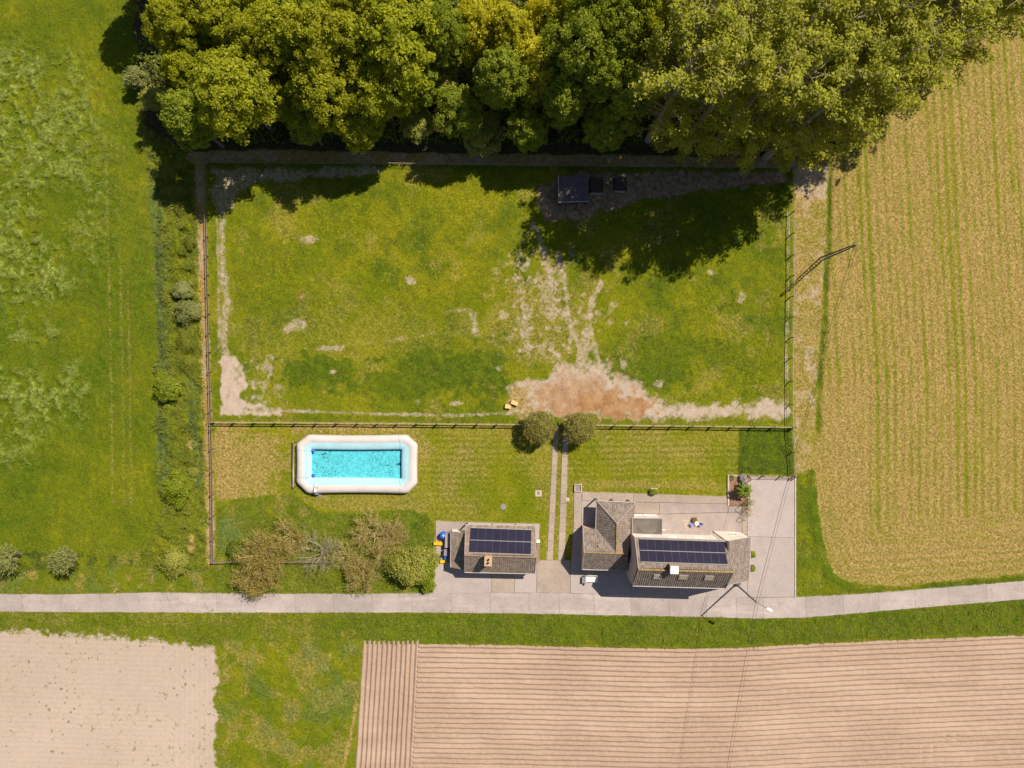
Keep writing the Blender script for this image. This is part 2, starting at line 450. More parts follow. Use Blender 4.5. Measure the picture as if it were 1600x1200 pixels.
def make_water():
    m = bpy.data.materials.new('pool_water'); m.use_nodes = True
    nt = m.node_tree; nt.nodes.clear()
    out = N(nt, 'ShaderNodeOutputMaterial'); t = N(nt, 'ShaderNodeBsdfTransparent'); g = N(nt, 'ShaderNodeBsdfGlossy')
    t.inputs['Color'].default_value = (0.70, 0.97, 0.99, 1); g.inputs['Roughness'].default_value = 0.06
    fr = N(nt, 'ShaderNodeFresnel'); fr.inputs['IOR'].default_value = 1.33
    b = N(nt, 'ShaderNodeBump'); b.inputs['Strength'].default_value = 0.12; b.inputs['Distance'].default_value = 0.05
    L(nt, noise(nt, 2.2, 3, .5, 'World'), b.inputs['Height']); L(nt, b.outputs[0], g.inputs['Normal']); L(nt, b.outputs[0], fr.inputs['Normal'])
    mx = N(nt, 'ShaderNodeMixShader'); L(nt, fr.outputs[0], mx.inputs[0]); L(nt, t.outputs[0], mx.inputs[1]); L(nt, g.outputs[0], mx.inputs[2])
    L(nt, mx.outputs[0], out.inputs['Surface'])
    return m
M['water'] = make_water()
# ------------------------------------------------------------------ the ground: one continuous sheet, split by land use
STEP = 0.2
XS = np.arange(-81, 81 + 1e-6, STEP); YS = np.arange(-64.0, 66.0 + 1e-6, STEP)
GX, GY = np.meshgrid(XS, YS)            # (ny, nx)
PX = 800 + GX * PPM; PY = 600 - GY * PPM

def sdist(poly, x=None, y=None):
    """signed distance (photo px, negative inside) to a polygon"""
    x = PX if x is None else x; y = PY if y is None else y
    d = np.full(x.shape, 1e12); ins = np.zeros(x.shape, bool)
    n = len(poly)
    for i in range(n):
        x0, y0 = poly[i]; x1, y1 = poly[(i + 1) % n]
        ex, ey = x1 - x0, y1 - y0
        t = np.clip(((x - x0) * ex + (y - y0) * ey) / (ex * ex + ey * ey + 1e-9), 0, 1)
        d = np.minimum(d, (x - x0 - t * ex) ** 2 + (y - y0 - t * ey) ** 2)
        if y0 != y1:
            c = ((y0 > y) != (y1 > y)) & (x < (x1 - x0) * (y - y0) / (y1 - y0) + x0)
            ins ^= c
    d = np.sqrt(d)
    return np.where(ins, -d, d)

def ldist(pts, x=None, y=None):
    x = PX if x is None else x; y = PY if y is None else y
    d = np.full(x.shape, 1e12)
    for (x0, y0), (x1, y1) in zip(pts[:-1], pts[1:]):
        ex, ey = x1 - x0, y1 - y0
        t = np.clip(((x - x0) * ex + (y - y0) * ey) / (ex * ex + ey * ey + 1e-9), 0, 1)
        d = np.minimum(d, (x - x0 - t * ex) ** 2 + (y - y0 - t * ey) ** 2)
    return np.sqrt(d)

def nz(scale_px, seed, oct=4, sx=1.0, sy=1.0):
    return fbm(PX * sx, PY * sy, scale_px, seed, oct)

N_EDGE = nz(14, 3, 3) - 0.5
N_FINE = nz(5, 91, 2) - 0.5
N_BIG = nz(60, 5, 4)
N_MID = nz(22, 9, 4)
N_WAVY = nz(120, 15, 2) - 0.5
_sd = {}
def inside(poly, soft=4.0, jag=8.0):
    d = sdist(poly) + N_EDGE * 2 * jag + N_FINE * jag * 0.7
    return 1 - sstep(-soft, soft, d)
def along(pts, w, soft=2.0, jag=3.0):
    d = ldist(pts) + N_EDGE * 2 * jag
    return 1 - sstep(w - soft, w + soft, d)
def blob(cx, cy, rx, ry, jag=0.7):
    d = np.sqrt(((PX - cx) / rx) ** 2 + ((PY - cy) / ry) ** 2) + N_EDGE * 2 * jag + N_FINE * jag
    return 1 - sstep(0.55, 1.15, d)

ROAD_TOP = [(-60, 928), (100, 929), (250, 926), (400, 928), (560, 928), (680, 927), (760, 926), (900, 927), (1060, 931), (1180, 934), (1250, 933), (1350, 928), (1450, 920), (1600, 908), (1680, 902)]
ROAD_BOT = [(-60, 955), (100, 956), (300, 957), (480, 957), (680, 957), (800, 958), (1000, 962), (1100, 964), (1180, 966), (1250, 965), (1350, 957), (1450, 948), (1600, 936), (1680, 930)]
P_ROAD = ROAD_TOP + ROAD_BOT[::-1]
P_MEADOW = [(-90, -90), (215, -90), (210, 60), (212, 130), (225, 235), (243, 300), (250, 450), (246, 600), (243, 700), (255, 790), (235, 850), (215, 888), (-90, 893)]
P_HEDGE = [(210, 100), (225, 235), (243, 300), (250, 450), (246, 600), (243, 700), (255, 790), (235, 850), (215, 888), (330, 895), (328, 840), (324, 740), (320, 600), (312, 450), (308, 340), (303, 240), (230, 200)]
P_NVERGE = [(-90, 885), (340, 885), (340, 928), (-90, 930)]
P_PADDOCK = [(326, 252), (1238, 262), (1237, 662), (335, 658)]
P_LAWN = [(335, 658), (1243, 664), (1243, 800), (1160, 840), (900, 930), (678, 930), (680, 815), (640, 797), (510, 800), (480, 790), (455, 770), (400, 778), (338, 785)]
P_ROUGH = [(338, 783), (400, 777), (455, 768), (478, 788), (510, 801), (560, 801), (640, 797), (665, 805), (679, 818), (678, 928), (336, 928)]
P_WOOD = [(212, -90), (1700, -90), (1640, 20), (1480, 120), (1380, 190), (1300, 240), (1240, 262), (326, 256), (300, 240), (230, 215), (214, 140)]
P_FIELD = [(1299, 235), (1700, -60), (1700, 897), (1600, 902), (1500, 910), (1440, 914), (1370, 920), (1318, 916), (1294, 893), (1279, 855), (1271, 810), (1270, 740), (1276, 640), (1286, 480), (1295, 330)]
P_TRACK = [(1238, 262), (1300, 240), (1296, 330), (1286, 480), (1276, 640), (1270, 740), (1243, 742), (1239, 640), (1240, 400)]
P_EVERGE = [(1243, 742), (1270, 740), (1271, 810), (1279, 855), (1294, 893), (1318, 916), (1370, 920), (1440, 914), (1500, 910), (1600, 902), (1700, 897), (1700, 908), (1600, 912), (1450, 924), (1350, 932), (1243, 936)]
P_SAND = [(-90, 978), (20, 984), (90, 990), (180, 997), (255, 1000), (330, 1010), (341, 1022), (339, 1080), (338, 1140), (336, 1290), (-90, 1290)]
POT_TOP = [(566, 1003), (650, 1003), (800, 1005), (960, 1009), (1050, 1011), (1160, 1009), (1260, 1003), (1400, 997), (1500, 993), (1600, 989), (1700, 985)]
P_POT = POT_TOP + [(1700, 1290), (546, 1290), (556, 1180), (561, 1080)]
P_STRIP = [(341, 1015), (341, 1000), (566, 1003), (561, 1080), (556, 1180), (546, 1290), (336, 1290), (338, 1140)]
P_SVERGE = [(-90, 955)] + ROAD_BOT[1:] + [(1700, 985)] + POT_TOP[::-1] + [(341, 1000), (330, 1010), (255, 1000), (180, 997), (90, 990), (-90, 978)]
P_PAVED = [[(681, 814), (843, 819), (841, 876), (897, 876), (897, 768), (1136, 776), (1137, 742), (1243, 745), (1243, 934), (676, 928)], P_ROAD,
           [(866, 672), (873, 672), (863, 876), (854, 876)], [(881, 660), (888, 660), (882, 876), (872, 876)]]

lush = 0.25 + 0.5 * (N_BIG - 0.5) + 0.4 * (N_MID - 0.5)
dry = np.zeros_like(PX); soil = np.zeros_like(PX); brown = np.zeros_like(PX); dark = np.zeros_like(PX)
pale = np.zeros_like(PX); flow = np.zeros_like(PX); nettle = np.zeros_like(PX); flat = np.zeros_like(PX)
hgt = 0.10 * (nz(8, 33, 3) - 0.5)
def over(a, w, v): return a * (1 - w) + v * w

# meadow on the left
wm = inside(P_MEADOW, 8, 8)
# wind-laid swirls: domain-warped noise
qx = PX + 60 * (nz(50, 41, 2) - .5); qy = PY + 60 * (nz(50, 42, 2) - .5)
swirl = fbm(qx * 0.6, qy, 11, 43, 3)
lodge = sstep(0.30, 0.62, nz(90, 47, 3) + 0.20 * (1 - sstep(60, 240, PX)) + 0.10 * (1 - sstep(0, 260, np.abs(PY - 330))) - 0.14)
lodge *= (1 - sstep(110, 210, PX + 60 * N_WAVY)) * sstep(30, 110, PY) * (1 - sstep(640, 800, PY))
lush = over(lush, wm, 0.60 + 0.7 * (N_MID - .5) + 0.6 * (nz(150, 48, 2) - 0.5))
clumpy = fbm(PX + 14 * (nz(18, 45, 2) - .5), PY + 14 * (nz(18, 46, 2) - .5), 9, 44, 4, 0.65)
pale = over(pale, wm, np.clip(lodge * sstep(0.34, 0.66, clumpy), 0, 1) * 0.85 + 0.12 * (N_MID - .4))
hgt = over(hgt, wm, (0.12 + 0.75 * lodge) * (clumpy - 0.5) * 1.3 + 0.12 * (nz(7, 49, 2) - .5))
for xx in (168, 186, 197):
    w = along([(xx - 3, 230), (xx + 2, 420), (xx + 6, 600), (xx + 8, 790)], 2.2, 2, 2) * wm
    dry = over(dry, w, 0.38)
dry = over(dry, wm * blob(215, 330, 40, 120) , 0.14)
dry = over(dry, wm * sstep(840, 880, PY) * sstep(.5, .6, N_MID), 0.4)
# hedge strip
wh = inside(P_HEDGE, 5, 6)
lush = over(lush, wh, 0.45 + 0.6 * (N_MID - .5)); pale = over(pale, wh, 0.3 * sstep(.45, .6, N_MID))
net = along([(238, 270), (248, 400), (255, 520), (258, 580), (252, 690), (258, 760)], 9, 6, 6) * (1 - wm * 0.3)
nettle = over(nettle, net, 0.75)
nettle = over(nettle, along([(300, 590), (306, 660), (312, 760)], 7, 4, 5), 0.6)
hgt = over(hgt, wh, 2.0 * (nz(13, 55, 3) - 0.40))
for c in ((300, 695, 8, 10), (300, 850, 6, 20), (255, 880, 10, 4), (320, 905, 10, 3)): dry = over(dry, blob(*c), 0.8)
# verge north of the road, left
wv = inside(P_NVERGE, 4, 4)
lush = over(lush, wv, 0.42 + 0.7 * (N_MID - .5)); hgt = over(hgt, wv, 0.3 * (nz(12, 57, 3) - .45))
dry = over(dry, wv, 0.5 * sstep(.53, .66, nz(18, 58, 3)))
nettle = over(nettle, wv * sstep(.5, .62, nz(30, 59, 3)), 0.4)
# woodland floor
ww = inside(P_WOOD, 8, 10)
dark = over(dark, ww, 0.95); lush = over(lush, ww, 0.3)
# bridle path round the paddock
for pts, wd in (([(300, 246), (420, 243), (700, 248), (1000, 252), (1245, 256)], 9.0), ([(312, 246), (313, 330), (317, 450), (322, 600), (327, 740), (330, 876)], 7.0)):
    w = along(pts, wd, 4, 3)
    dark = over(dark, w, 0.0); dry = over(dry, w, 0.9); soil = over(soil, w, 0.45 * sstep(.35, .6, N_MID)); lush = over(lush, w, 0.1); hgt = over(hgt, w, 0.03 * (nz(6, 61, 2) - .5)); nettle *= (1 - w)
    brown = over(brown, w, 0.35)
# paddock
wp = inside(P_PADDOCK, 2, 2)
lush = over(lush, wp, 0.34 + 1.1 * (N_BIG - 0.5) + 1.0 * (N_MID - .5))
dark = over(dark, wp, 0); pale = over(pale, wp, 0.12)
hgt = over(hgt, wp, 0.26 * (nz(9, 63, 3) - .5)); dry = over(dry, wp, 0.35 * sstep(.48, .68, nz(34, 64, 4)))
def pad(w, s, b=0.0): 
    global soil, brown, hgt
    soil = over(soil, w * wp, s); brown = over(brown, w * wp, b); hgt = over(hgt, w * wp * 0.8, 0.02 * N_FINE)
dry = over(dry, wp * blob(480, 540, 150, 90), 0.28 + 0.3 * (N_MID - .5)); dry = over(dry, wp * blob(620, 520, 160, 40), 0.25)
dry = over(dry, wp * blob(850, 500, 90, 110), 0.40)
for c, v in (((500, 585, 75, 32), .85), ((690, 585, 110, 36), .9), ((770, 590, 40, 40), .9), ((1030, 580, 60, 30), .8), ((1080, 545, 90, 30), .65), ((610, 600, 50, 25), .7), ((1130, 350, 90, 40), .6), ((420, 420, 60, 60), .5)):
    lush = over(lush, wp * blob(*c), v); dry = over(dry, wp * blob(*c), 0.0)
for c in ((1170, 580, 60, 30), (1105, 500, 50, 70), (720, 300, 110, 45), (430, 440, 60, 40), (820, 290, 30, 30), (560, 350, 140, 60), (660, 410, 120, 60)):
    flow = over(flow, wp * blob(*c), 0.9)
pad(along([(350, 300), (347, 345), (348, 420), (354, 470), (350, 520), (352, 560)], 6, 5, 6), 0.56)
pad(along([(338, 330), (341, 420), (343, 540)], 1.6, 1.6, 2), 0.5)
pad(inside([(344, 566), (352, 556), (366, 556), (380, 575), (386, 600), (376, 622), (400, 632), (440, 640), (440, 648), (345, 648)], 3, 5), 1.0)
pad(blob(405, 600, 50, 55) * sstep(.42, .65, nz(9, 65, 3)), 0.5)
pad(along([(380, 640), (470, 642), (600, 647), (720, 649), (800, 645)], 2.6, 2, 2), 0.55)
pad(along([(1232, 330), (1231, 480), (1228, 560), (1232, 650)], 2.2, 2, 2.5), 0.6)
pad(inside([(797, 612), (806, 596), (845, 588), (870, 572), (905, 562), (940, 568), (960, 585), (1002, 598), (1012, 618), (1060, 634), (1160, 632), (1232, 622), (1232, 653), (1000, 654), (850, 652), (797, 650)], 11, 13), 0.86)
pad(blob(870, 510, 90, 75) * sstep(.46, .60, nz(9, 67, 3)), 0.52)
pad(blob(840, 430, 60, 60) * sstep(.48, .62, nz(7, 68, 3)), 0.5)
for pts, wd in (([(918, 590), (905, 545), (888, 500), (884, 450), (872, 395)], 5), ([(935, 565), (925, 520), (920, 480), (940, 440)], 4), ([(828, 560), (820, 500), (816, 470), (832, 420)], 2), ([(800, 550), (770, 535), (741, 520), (680, 522), (600, 533), (510, 545)], 1.6), ([(690, 487), (740, 483), (790, 486)], 1.2), ([(905, 570), (915, 540), (917, 520)], 9), ([(880, 560), (850, 540), (810, 548)], 2), ([(862, 440), (850, 390), (835, 350)], 5)):
    pad(along(pts, wd, 3, 4.5), 0.56 if wd > 1.9 else 0.36)
for c in ((462, 508, 20, 12), (741, 504, 8, 17), (786, 491, 11, 9), (641, 438, 8, 7), (489, 374, 22, 7), (1160, 462, 8, 16), (512, 544, 26, 6), (1112, 425, 8, 6), (420, 575, 9, 6), (520, 583, 8, 5), (655, 628, 7, 4), (975, 570, 6, 9), (1030, 600, 9, 7), (782, 575, 7, 7), (890, 600, 60, 20), (715, 630, 16, 4)):
    pad(blob(*c), 0.56 if c[2] < 30 else 0.85)
brown = over(brown, wp * blob(905, 620, 120, 50), 0.48); brown = over(brown, wp * blob(905, 628, 80, 30), 0.60); brown = over(brown, wp * blob(965, 634, 60, 22), 0.72); brown = over(brown, wp * blob(922, 632, 20, 14), 0.95)
dry = over(dry, wp * blob(812, 628, 22, 28), 0.9); soil = over(soil, wp * blob(812, 628, 20, 26), 0.25); brown = over(brown, wp * blob(812, 628, 22, 28), 0.0)
brown = over(brown, blob(473, 463, 8, 7), 0.7)
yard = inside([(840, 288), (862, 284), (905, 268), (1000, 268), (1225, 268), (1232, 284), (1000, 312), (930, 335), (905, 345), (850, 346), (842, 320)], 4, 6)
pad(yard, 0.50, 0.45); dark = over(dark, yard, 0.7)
pad(inside([(332, 264), (560, 262), (600, 264), (560, 276), (400, 286), (372, 300), (360, 330), (336, 330)], 6, 9), 0.54, 0.3)
lush = over(lush, wp * (along([(326, 258), (840, 261), (1238, 264)], 4, 2, 2)), 0.6)
# lawn with mowing stripes
wl = inside(P_LAWN, 1.5, 1.0)
stripe = 0.5 + 0.5 * np.sin((PY + 0.008 * PX + 3 * (nz(40, 71, 2) - .5)) / 9.5 * 2 * np.pi)
stripe = stripe * (0.25 + 0.75 * sstep(.3, .6, nz(90, 72, 2, sx=0.5)))
lush = over(lush, wl, 0.02 + 0.34 * stripe + 0.5 * (N_MID - .5) + 0.3 * (N_BIG - .5))
dry = over(dry, wl, np.clip(0.33 + 0.6 * (N_BIG - .52) + 0.35 * (N_MID - .5) - 0.22 * stripe, 0, 1)); soil = over(soil, wl, 0); brown = over(brown, wl, 0); pale = over(pale, wl, 0)
hgt = over(hgt, wl, 0.05 * (nz(6, 73, 2) - .5))
for c, v in (((385, 725, 75, 70), .62), ((352, 720, 28, 90), .72), ((560, 668, 110, 12), .66), ((655, 690, 22, 40), .5), ((560, 785, 110, 16), .42), ((1130, 680, 50, 20), .3), ((1000, 758, 130, 7), .45), ((850, 740, 20, 60), .35), ((600, 800, 60, 8), .35)):
    dry = over(dry, wl * blob(*c), v); lush = over(lush, wl * blob(*c) * .7, 0.05)
wn_ = inside([(1156, 668), (1241, 668), (1241, 742), (1165, 740), (1153, 742)], 2, 2)
lush = over(lush, wn_, 0.75 + 0.5 * (N_MID - .5)); dry = over(dry, wn_, 0.03); hgt = over(hgt, wn_, 0.3 * (nz(9, 75, 3) - .45)); lush = np.where(wn_ > .5, np.maximum(lush, .8), lush)
lush = over(lush, along([(340, 652), (800, 655), (1236, 659)], 4.5, 2, 1.5), 0.45)
# rough grass round the old shrubs
wr = inside(P_ROUGH, 2.5, 2.5)
lush = over(lush, wr, 0.62 + 0.8 * (N_MID - .5)); dry = over(dry, wr, 0.4 * sstep(.52, .66, nz(20, 77, 3))); pale = over(pale, wr, .2); hgt = over(hgt, wr, 0.32 * (nz(10, 78, 3) - .42))
lush = over(lush, wr * blob(650, 825, 40, 30), 0.95); dry = over(dry, wr * blob(650, 825, 40, 30), 0.0)
nettle = over(nettle, wr * blob(365, 840, 30, 30), 0.7)
# farm track, ditch and verges on the right
wt_ = inside(P_TRACK, 3, 3)
dry = over(dry, wt_, 0.62 + 0.7 * (N_MID - .5)); soil = over(soil, wt_, 0.42 * sstep(.48, .65, nz(14, 79, 3))); dark = over(dark, wt_, 0); lush = over(lush, wt_, .25)
soil = over(soil, inside([(1243, 262), (1300, 255), (1296, 310), (1243, 310)], 4, 5), 0.6)
we = inside(P_EVERGE, 3, 3)
lush = over(lush, we, 0.5 + 0.7 * (N_MID - .5)); dry = over(dry, we, 0.25 * sstep(.5, .65, nz(16, 81, 3))); hgt = over(hgt, we, 0.25 * (nz(9, 82, 3) - .45))
# stubble field: rows run with the field, then turn along the headland
wf = inside(P_FIELD, 3, 3)
dF = -sdist(P_FIELD)
dB = -sdist([(1299, 235), (1300, -400), (2600, -400), (2600, 897)] + P_FIELD[3:])
rowX = PX - 1270 + np.clip(600 - PY, 0, 999) * 0.055
rowc = over(rowX, (1 - sstep(55, 105, dB)) * sstep(700, 800, PY), dB)
rowA = fbm(rowc, PY * 0.03 + rowc * 0.01, 9.5, 83, 2); rowB = fbm(rowc, PY * 0.02, 26, 84, 2); rowF = fbm(rowc, PY * 0.10, 3.2, 86, 1)
rowP = 0.5 + 0.5 * np.sin(rowc / 12.5 * 2 * np.pi + 3.0 * (rowB - .5))
green = np.clip(0.04 + 0.62 * sstep(.25, .85, rowP) * (0.5 + rowA) + 0.30 * sstep(.46, .66, 0.55 * rowA + 0.45 * rowB + 0.30 * (N_BIG - .5)) + 0.5 * (rowF - .5), 0, 1)
green = green * (1 - 0.45 * (1 - sstep(60, 120, dB)) * (PY > 600))
dry = over(dry, wf, np.clip(0.90 - 0.66 * green + 0.25 * (N_MID - .5), 0, 1)); lush = over(lush, wf, 0.08 + 0.15 * green); pale = over(pale, wf, 0); dark = over(dark, wf, 0); soil = over(soil, wf, 0.14 * sstep(.5, .75, rowF))
hgt = over(hgt, wf, 0.05 * (rowF - .5) + 0.08 * (nz(5, 85, 2) - .5))
for pts, wd, v in (([(1298, 240), (1296, 330), (1292, 420), (1288, 500), (1281, 600)], 3.0, .9), ([(1281, 600), (1277, 680)], 3, .6), ([(1268, 740), (1272, 800), (1282, 855), (1296, 895)], 7, .9), ([(1296, 895), (1320, 914), (1380, 920)], 6, .7), ([(1440, 918), (1520, 910), (1600, 902), (1690, 894)], 6, .9)):
    w = along(pts, wd, 3, 3)
    w = w * (0.55 + 0.45 * sstep(.4, .6, N_MID)); lush = over(lush, w, v); dry = over(dry, w, 0.05); soil = over(soil, w, 0); hgt = over(hgt, w, -0.25 + 0.3 * (nz(9, 87, 2) - .5)) if pts[0][1] < 700 else over(hgt, w, .2 * N_MID)
# verge south of the road and the grass strip between the fields
wsv = inside(P_SVERGE, 3, 3)
lush = over(lush, wsv, 0.58 + 0.6 * (N_MID - .5) + 0.25 * sstep(500, 700, PX)); dry = over(dry, wsv, 0.32 * sstep(.5, .65, nz(22, 88, 3)) * (1 - 0.7 * sstep(500, 700, PX))); hgt = over(hgt, wsv, 0.38 * (nz(9, 89, 3) - .5)); pale = over(pale, wsv, .1)
flow = over(flow, wsv, 0.35)
wst = inside(P_STRIP, 4, 4)
lush = over(lush, wst, 0.40 + 0.9 * (N_MID - .5)); dry = over(dry, wst, np.clip(0.42 * sstep(.42, .62, nz(24, 93, 3)), 0, 1)); hgt = over(hgt, wst, 0.25 * (nz(9, 94, 3) - .5)); nettle = over(nettle, wst * sstep(.5, .65, nz(30, 95, 3)), .35); flow = over(flow, wst * blob(440, 1030, 60, 30), .6)
dry = over(dry, along([(556, 1100), (552, 1130), (545, 1165), (535, 1200)], 3, 2, 2), .8)
# sandy field
wsd = inside(P_SAND, 5, 10)
soil = over(soil, wsd, 1.0); dry = over(dry, wsd, 0.0); lush = over(lush, wsd, 0.3); brown = over(brown, wsd, 0.0); nettle = over(nettle, wsd, 0); pale = over(pale, wsd, 0); flow = over(flow, wsd, 0)
speck = sstep(.68, .78, nz(4.5, 96, 2)) * sstep(.45, .7, nz(60, 97, 2) + 0.2 * sstep(200, 340, PX))
soil = over(soil, wsd * speck, 0.35)
hgt = over(hgt, wsd, 0.014 * np.sin((PY - 0.03 * PX) / 7.8 * 2 * np.pi) * (1 - sstep(240, 300, PX)) + 0.014 * np.sin(PX / 7.8 * 2 * np.pi) * sstep(260, 300, PX) + 0.014 * (nz(6, 98, 2) - .5))
flat = np.maximum(flat, wsd)
# under the potato ridges and the paving the sheet lies lower
wpo = 1 - sstep(-8, -2, sdist(P_POT)); soil = over(soil, wpo, 1); hgt = over(hgt, wpo, -0.45)
wpv = np.zeros_like(PX)
for pl in P_PAVED: wpv = np.maximum(wpv, 1 - sstep(-1, 9, sdist(pl)))
hgt = np.minimum(over(hgt, wpv, -0.06), np.where(wpv > .98, -0.06, 9)); soil = over(soil, sstep(.75, 1.0, wpv), 0.5)
wpool = 1 - sstep(0, 10, sdist([(462, 690), (480, 678), (640, 678), (653, 695), (653, 755), (640, 772), (485, 772), (462, 752)]))
hgt = over(hgt, wpool, -0.03)

ZONES = [('road_verge', P_SVERGE), ('stubble_field', P_FIELD), ('field_track', P_TRACK), ('field_margin', P_EVERGE), ('sandy_field', P_SAND), ('potato_field_soil', P_POT), ('grass_strip', P_STRIP),
         ('rough_grass', P_ROUGH), ('lawn', P_LAWN), ('paddock', P_PADDOCK), ('woodland_floor', P_WOOD), ('hedge_bank', P_HEDGE), ('meadow', P_MEADOW)]
def build_ground():
    ny, nx = GX.shape
    idx = np.arange(ny * nx).reshape(ny, nx)
    quads = np.stack([idx[:-1, :-1], idx[:-1, 1:], idx[1:, 1:], idx[1:, :-1]], -1).reshape(-1, 4)
    V = np.stack([GX.ravel(), GY.ravel(), hgt.ravel()], -1)
    cl = lambda a: np.clip(a, 0, 1).ravel()
    one = np.ones(ny * nx)
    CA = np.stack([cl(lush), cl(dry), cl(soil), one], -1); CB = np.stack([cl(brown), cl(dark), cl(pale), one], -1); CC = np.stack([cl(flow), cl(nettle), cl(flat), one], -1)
    cx = 0.25 * (PX[:-1, :-1] + PX[1:, 1:] + PX[:-1, 1:] + PX[1:, :-1]); cy = 0.25 * (PY[:-1, :-1] + PY[1:, 1:] + PY[:-1, 1:] + PY[1:, :-1])
    zone = np.full(cx.shape, -1)
    for i, (_, poly) in enumerate(ZONES):
        zone[(sdist(poly, cx, cy) < 0) & (zone < 0)] = i
    zone = zone.ravel()
    for i in range(-1, len(ZONES)):
        q = quads[zone == i]
        if not len(q): continue
        nm = ZONES[i][0] if i >= 0 else 'road_bed'
        used, inv = np.unique(q, return_inverse=True)
        me = np_mesh(nm, V[used], inv.reshape(-1, 4), M['ground'], True, point_cols={'wa': CA[used], 'wb': CB[used], 'wc': CC[used]})
        tag(link(nm, me), kind='structure')
    # the land beyond the frame, out to the horizon
    m = MB(); x0, x1, y0, y1 = XS[0], XS[-1], YS[0], YS[-1]; B = 1500.0
    for a in ([(-B, -B), (B, -B), (B, y0), (-B, y0)], [(-B, y1), (B, y1), (B, B), (-B, B)], [(-B, y0), (x0, y0), (x0, y1), (-B, y1)], [(x1, y0), (B, y0), (B, y1), (x1, y1)]):
        m.poly([(p[0], p[1], -0.05) for p in a])
    o = m.build('surrounding_land', M['ground'])
    for nm, c in (('wa', (.3, .25, 0, 1)), ('wb', (0, 0, 0, 1)), ('wc', (0, 0, 0, 1))):
        at = o.data.attributes.new(nm, 'FLOAT_COLOR', 'POINT'); at.data.foreach_set('color', np.tile(np.array(c, np.float32), (len(o.data.vertices), 1)).ravel())
    tag(o, kind='structure')
build_ground()

def zat(x, y):
    """ground height at world x, y"""
    i = int(round((y - YS[0]) / STEP)); j = int(round((x - XS[0]) / STEP))
    i = min(max(i, 0), GX.shape[0] - 1); j = min(max(j, 0), GX.shape[1] - 1)
    return float(hgt[i, j])

# ------------------------------------------------------------------ potato ridges
def lerp_pts(pts, x):
    xs = [p[0] for p in pts]; ys = [p[1] for p in pts]
    return np.interp(x, xs, ys)
def strip_mesh(name, LX, LY, LZ, mat):
    nr, nc = LX.shape
    idx = np.arange(nr * nc).reshape(nr, nc)
    Q = np.stack([idx[:-1, :-1], idx[1:, :-1], idx[1:, 1:], idx[:-1, 1:]], -1).reshape(-1, 4)
    return np_mesh(name, np.stack([LX.ravel(), LY.ravel(), LZ.ravel()], -1), Q, mat, True)
def build_potatoes():
    root = empty('potato_field', kind='structure')
    prof_t = np.array([0, .14, .30, .42, .58, .70, .86]); prof_z = np.array([0, .02, .17, .24, .24, .17, .02])
    # ridges along the road
    xs = np.arange(650, 1680, 3.2)
    rows = 36; sp = 7.85
    t = (np.arange(rows)[:, None] + prof_t[None, :]).ravel(); zz = np.tile(prof_z, rows)
    top = np.array([lerp_pts(POT_TOP, x) for x in xs])
    sm = np.convolve(np.pad(top, 12, mode='edge'), np.ones(25) / 25, 'valid')
    Px = np.tile(xs, (len(t), 1)); Py = sm[None, :] + 2.5 + t[:, None] * sp
    left = 655 - (Py - 1003) * 0.052
    Px = left + (Px - 650) / (1680 - 650) * (1680 - left)
    jit = fbm(Px, Py, 5, 201, 2) - .5; lf = fbm(Px * 0.3, Py, 9, 202, 2) - .5; wob = fbm(Px, Py * 3, 26, 206, 3) - .5
    Zz = zz[:, None] * (1 + 0.9 * lf) + 0.11 * jit - 0.10
    # trodden wheel marks across the rows
    for cx, cy, rx, ry in ((1442, 1178, 1.8, 16), (1458, 1178, 1.8, 16), (1478, 1150, 1.5, 8), (1494, 1150, 1.5, 8)):
        w = np.exp(-((Px - cx) / rx) ** 2) * (np.abs(Py - cy) < ry); Zz = Zz * (1 - w) + w * (0.00 - 0.10)
    g = ((Px - 800) / PPM, -(Py + 1.1 * lf + 1.0 * wob - 600) / PPM, Zz)
    o = link('ridge_rows', strip_mesh('ridge_rows', g[0], g[1], g[2], M['ridge_soil']), root); o['kind'] = 'stuff'
    # headland ridges, running the other way
    ys = np.arange(1001, 1270, 3.2); rows = 12
    t = (np.arange(rows)[:, None] + prof_t[None, :]).ravel() / rows
    t = np.append(t, 1.0); zz = np.append(np.tile(prof_z, rows), 0)
    Py = np.tile(ys, (len(t), 1)); l = 566 - (Py - 1003) * 0.062; r = 656 - (Py - 1003) * 0.052
    jit = fbm(Py, l + t[:, None] * 90, 5, 203, 2) - .5; lf = fbm(Py * .3, t[:, None] * 90 + 0 * Py, 8, 204, 2) - .5
    Px = l + t[:, None] * (r - l) + 0.8 * lf
    Zz = zz[:, None] * (1 + .5 * lf) * (0.8 + 0.5 * vnoise(t[:, None] * 12 + 0 * Py, 0 * Py + .5, 9)) + .05 * jit - 0.10
    Py2 = Py + 3.0 * (fbm(l + t[:, None] * 90, Py * 0, 6, 205, 2) - .5) * (Py < 1010)
    o = link('headland_ridges', strip_mesh('headland_ridges', (Px - 800) / PPM, -(Py2 - 600) / PPM, Zz, M['ridge_soil']), root); o['kind'] = 'stuff'
build_potatoes()

# ------------------------------------------------------------------ road and paving
def pw(p, z=0.0): q = W(p[0], p[1], 0); return (q.x, q.y, z)
def slab(parent, pts, mat, z1=0.05, gap=0.0, name='slab'):
    p = [Vector(pw(q)) for q in pts]
    if gap:
        c = sum(p, Vector()) / len(p); p = [q + (c - q).normalized() * gap for q in p]
    m = MB().prism(p, -0.25, z1); 
    return m.build(name, mat, parent)

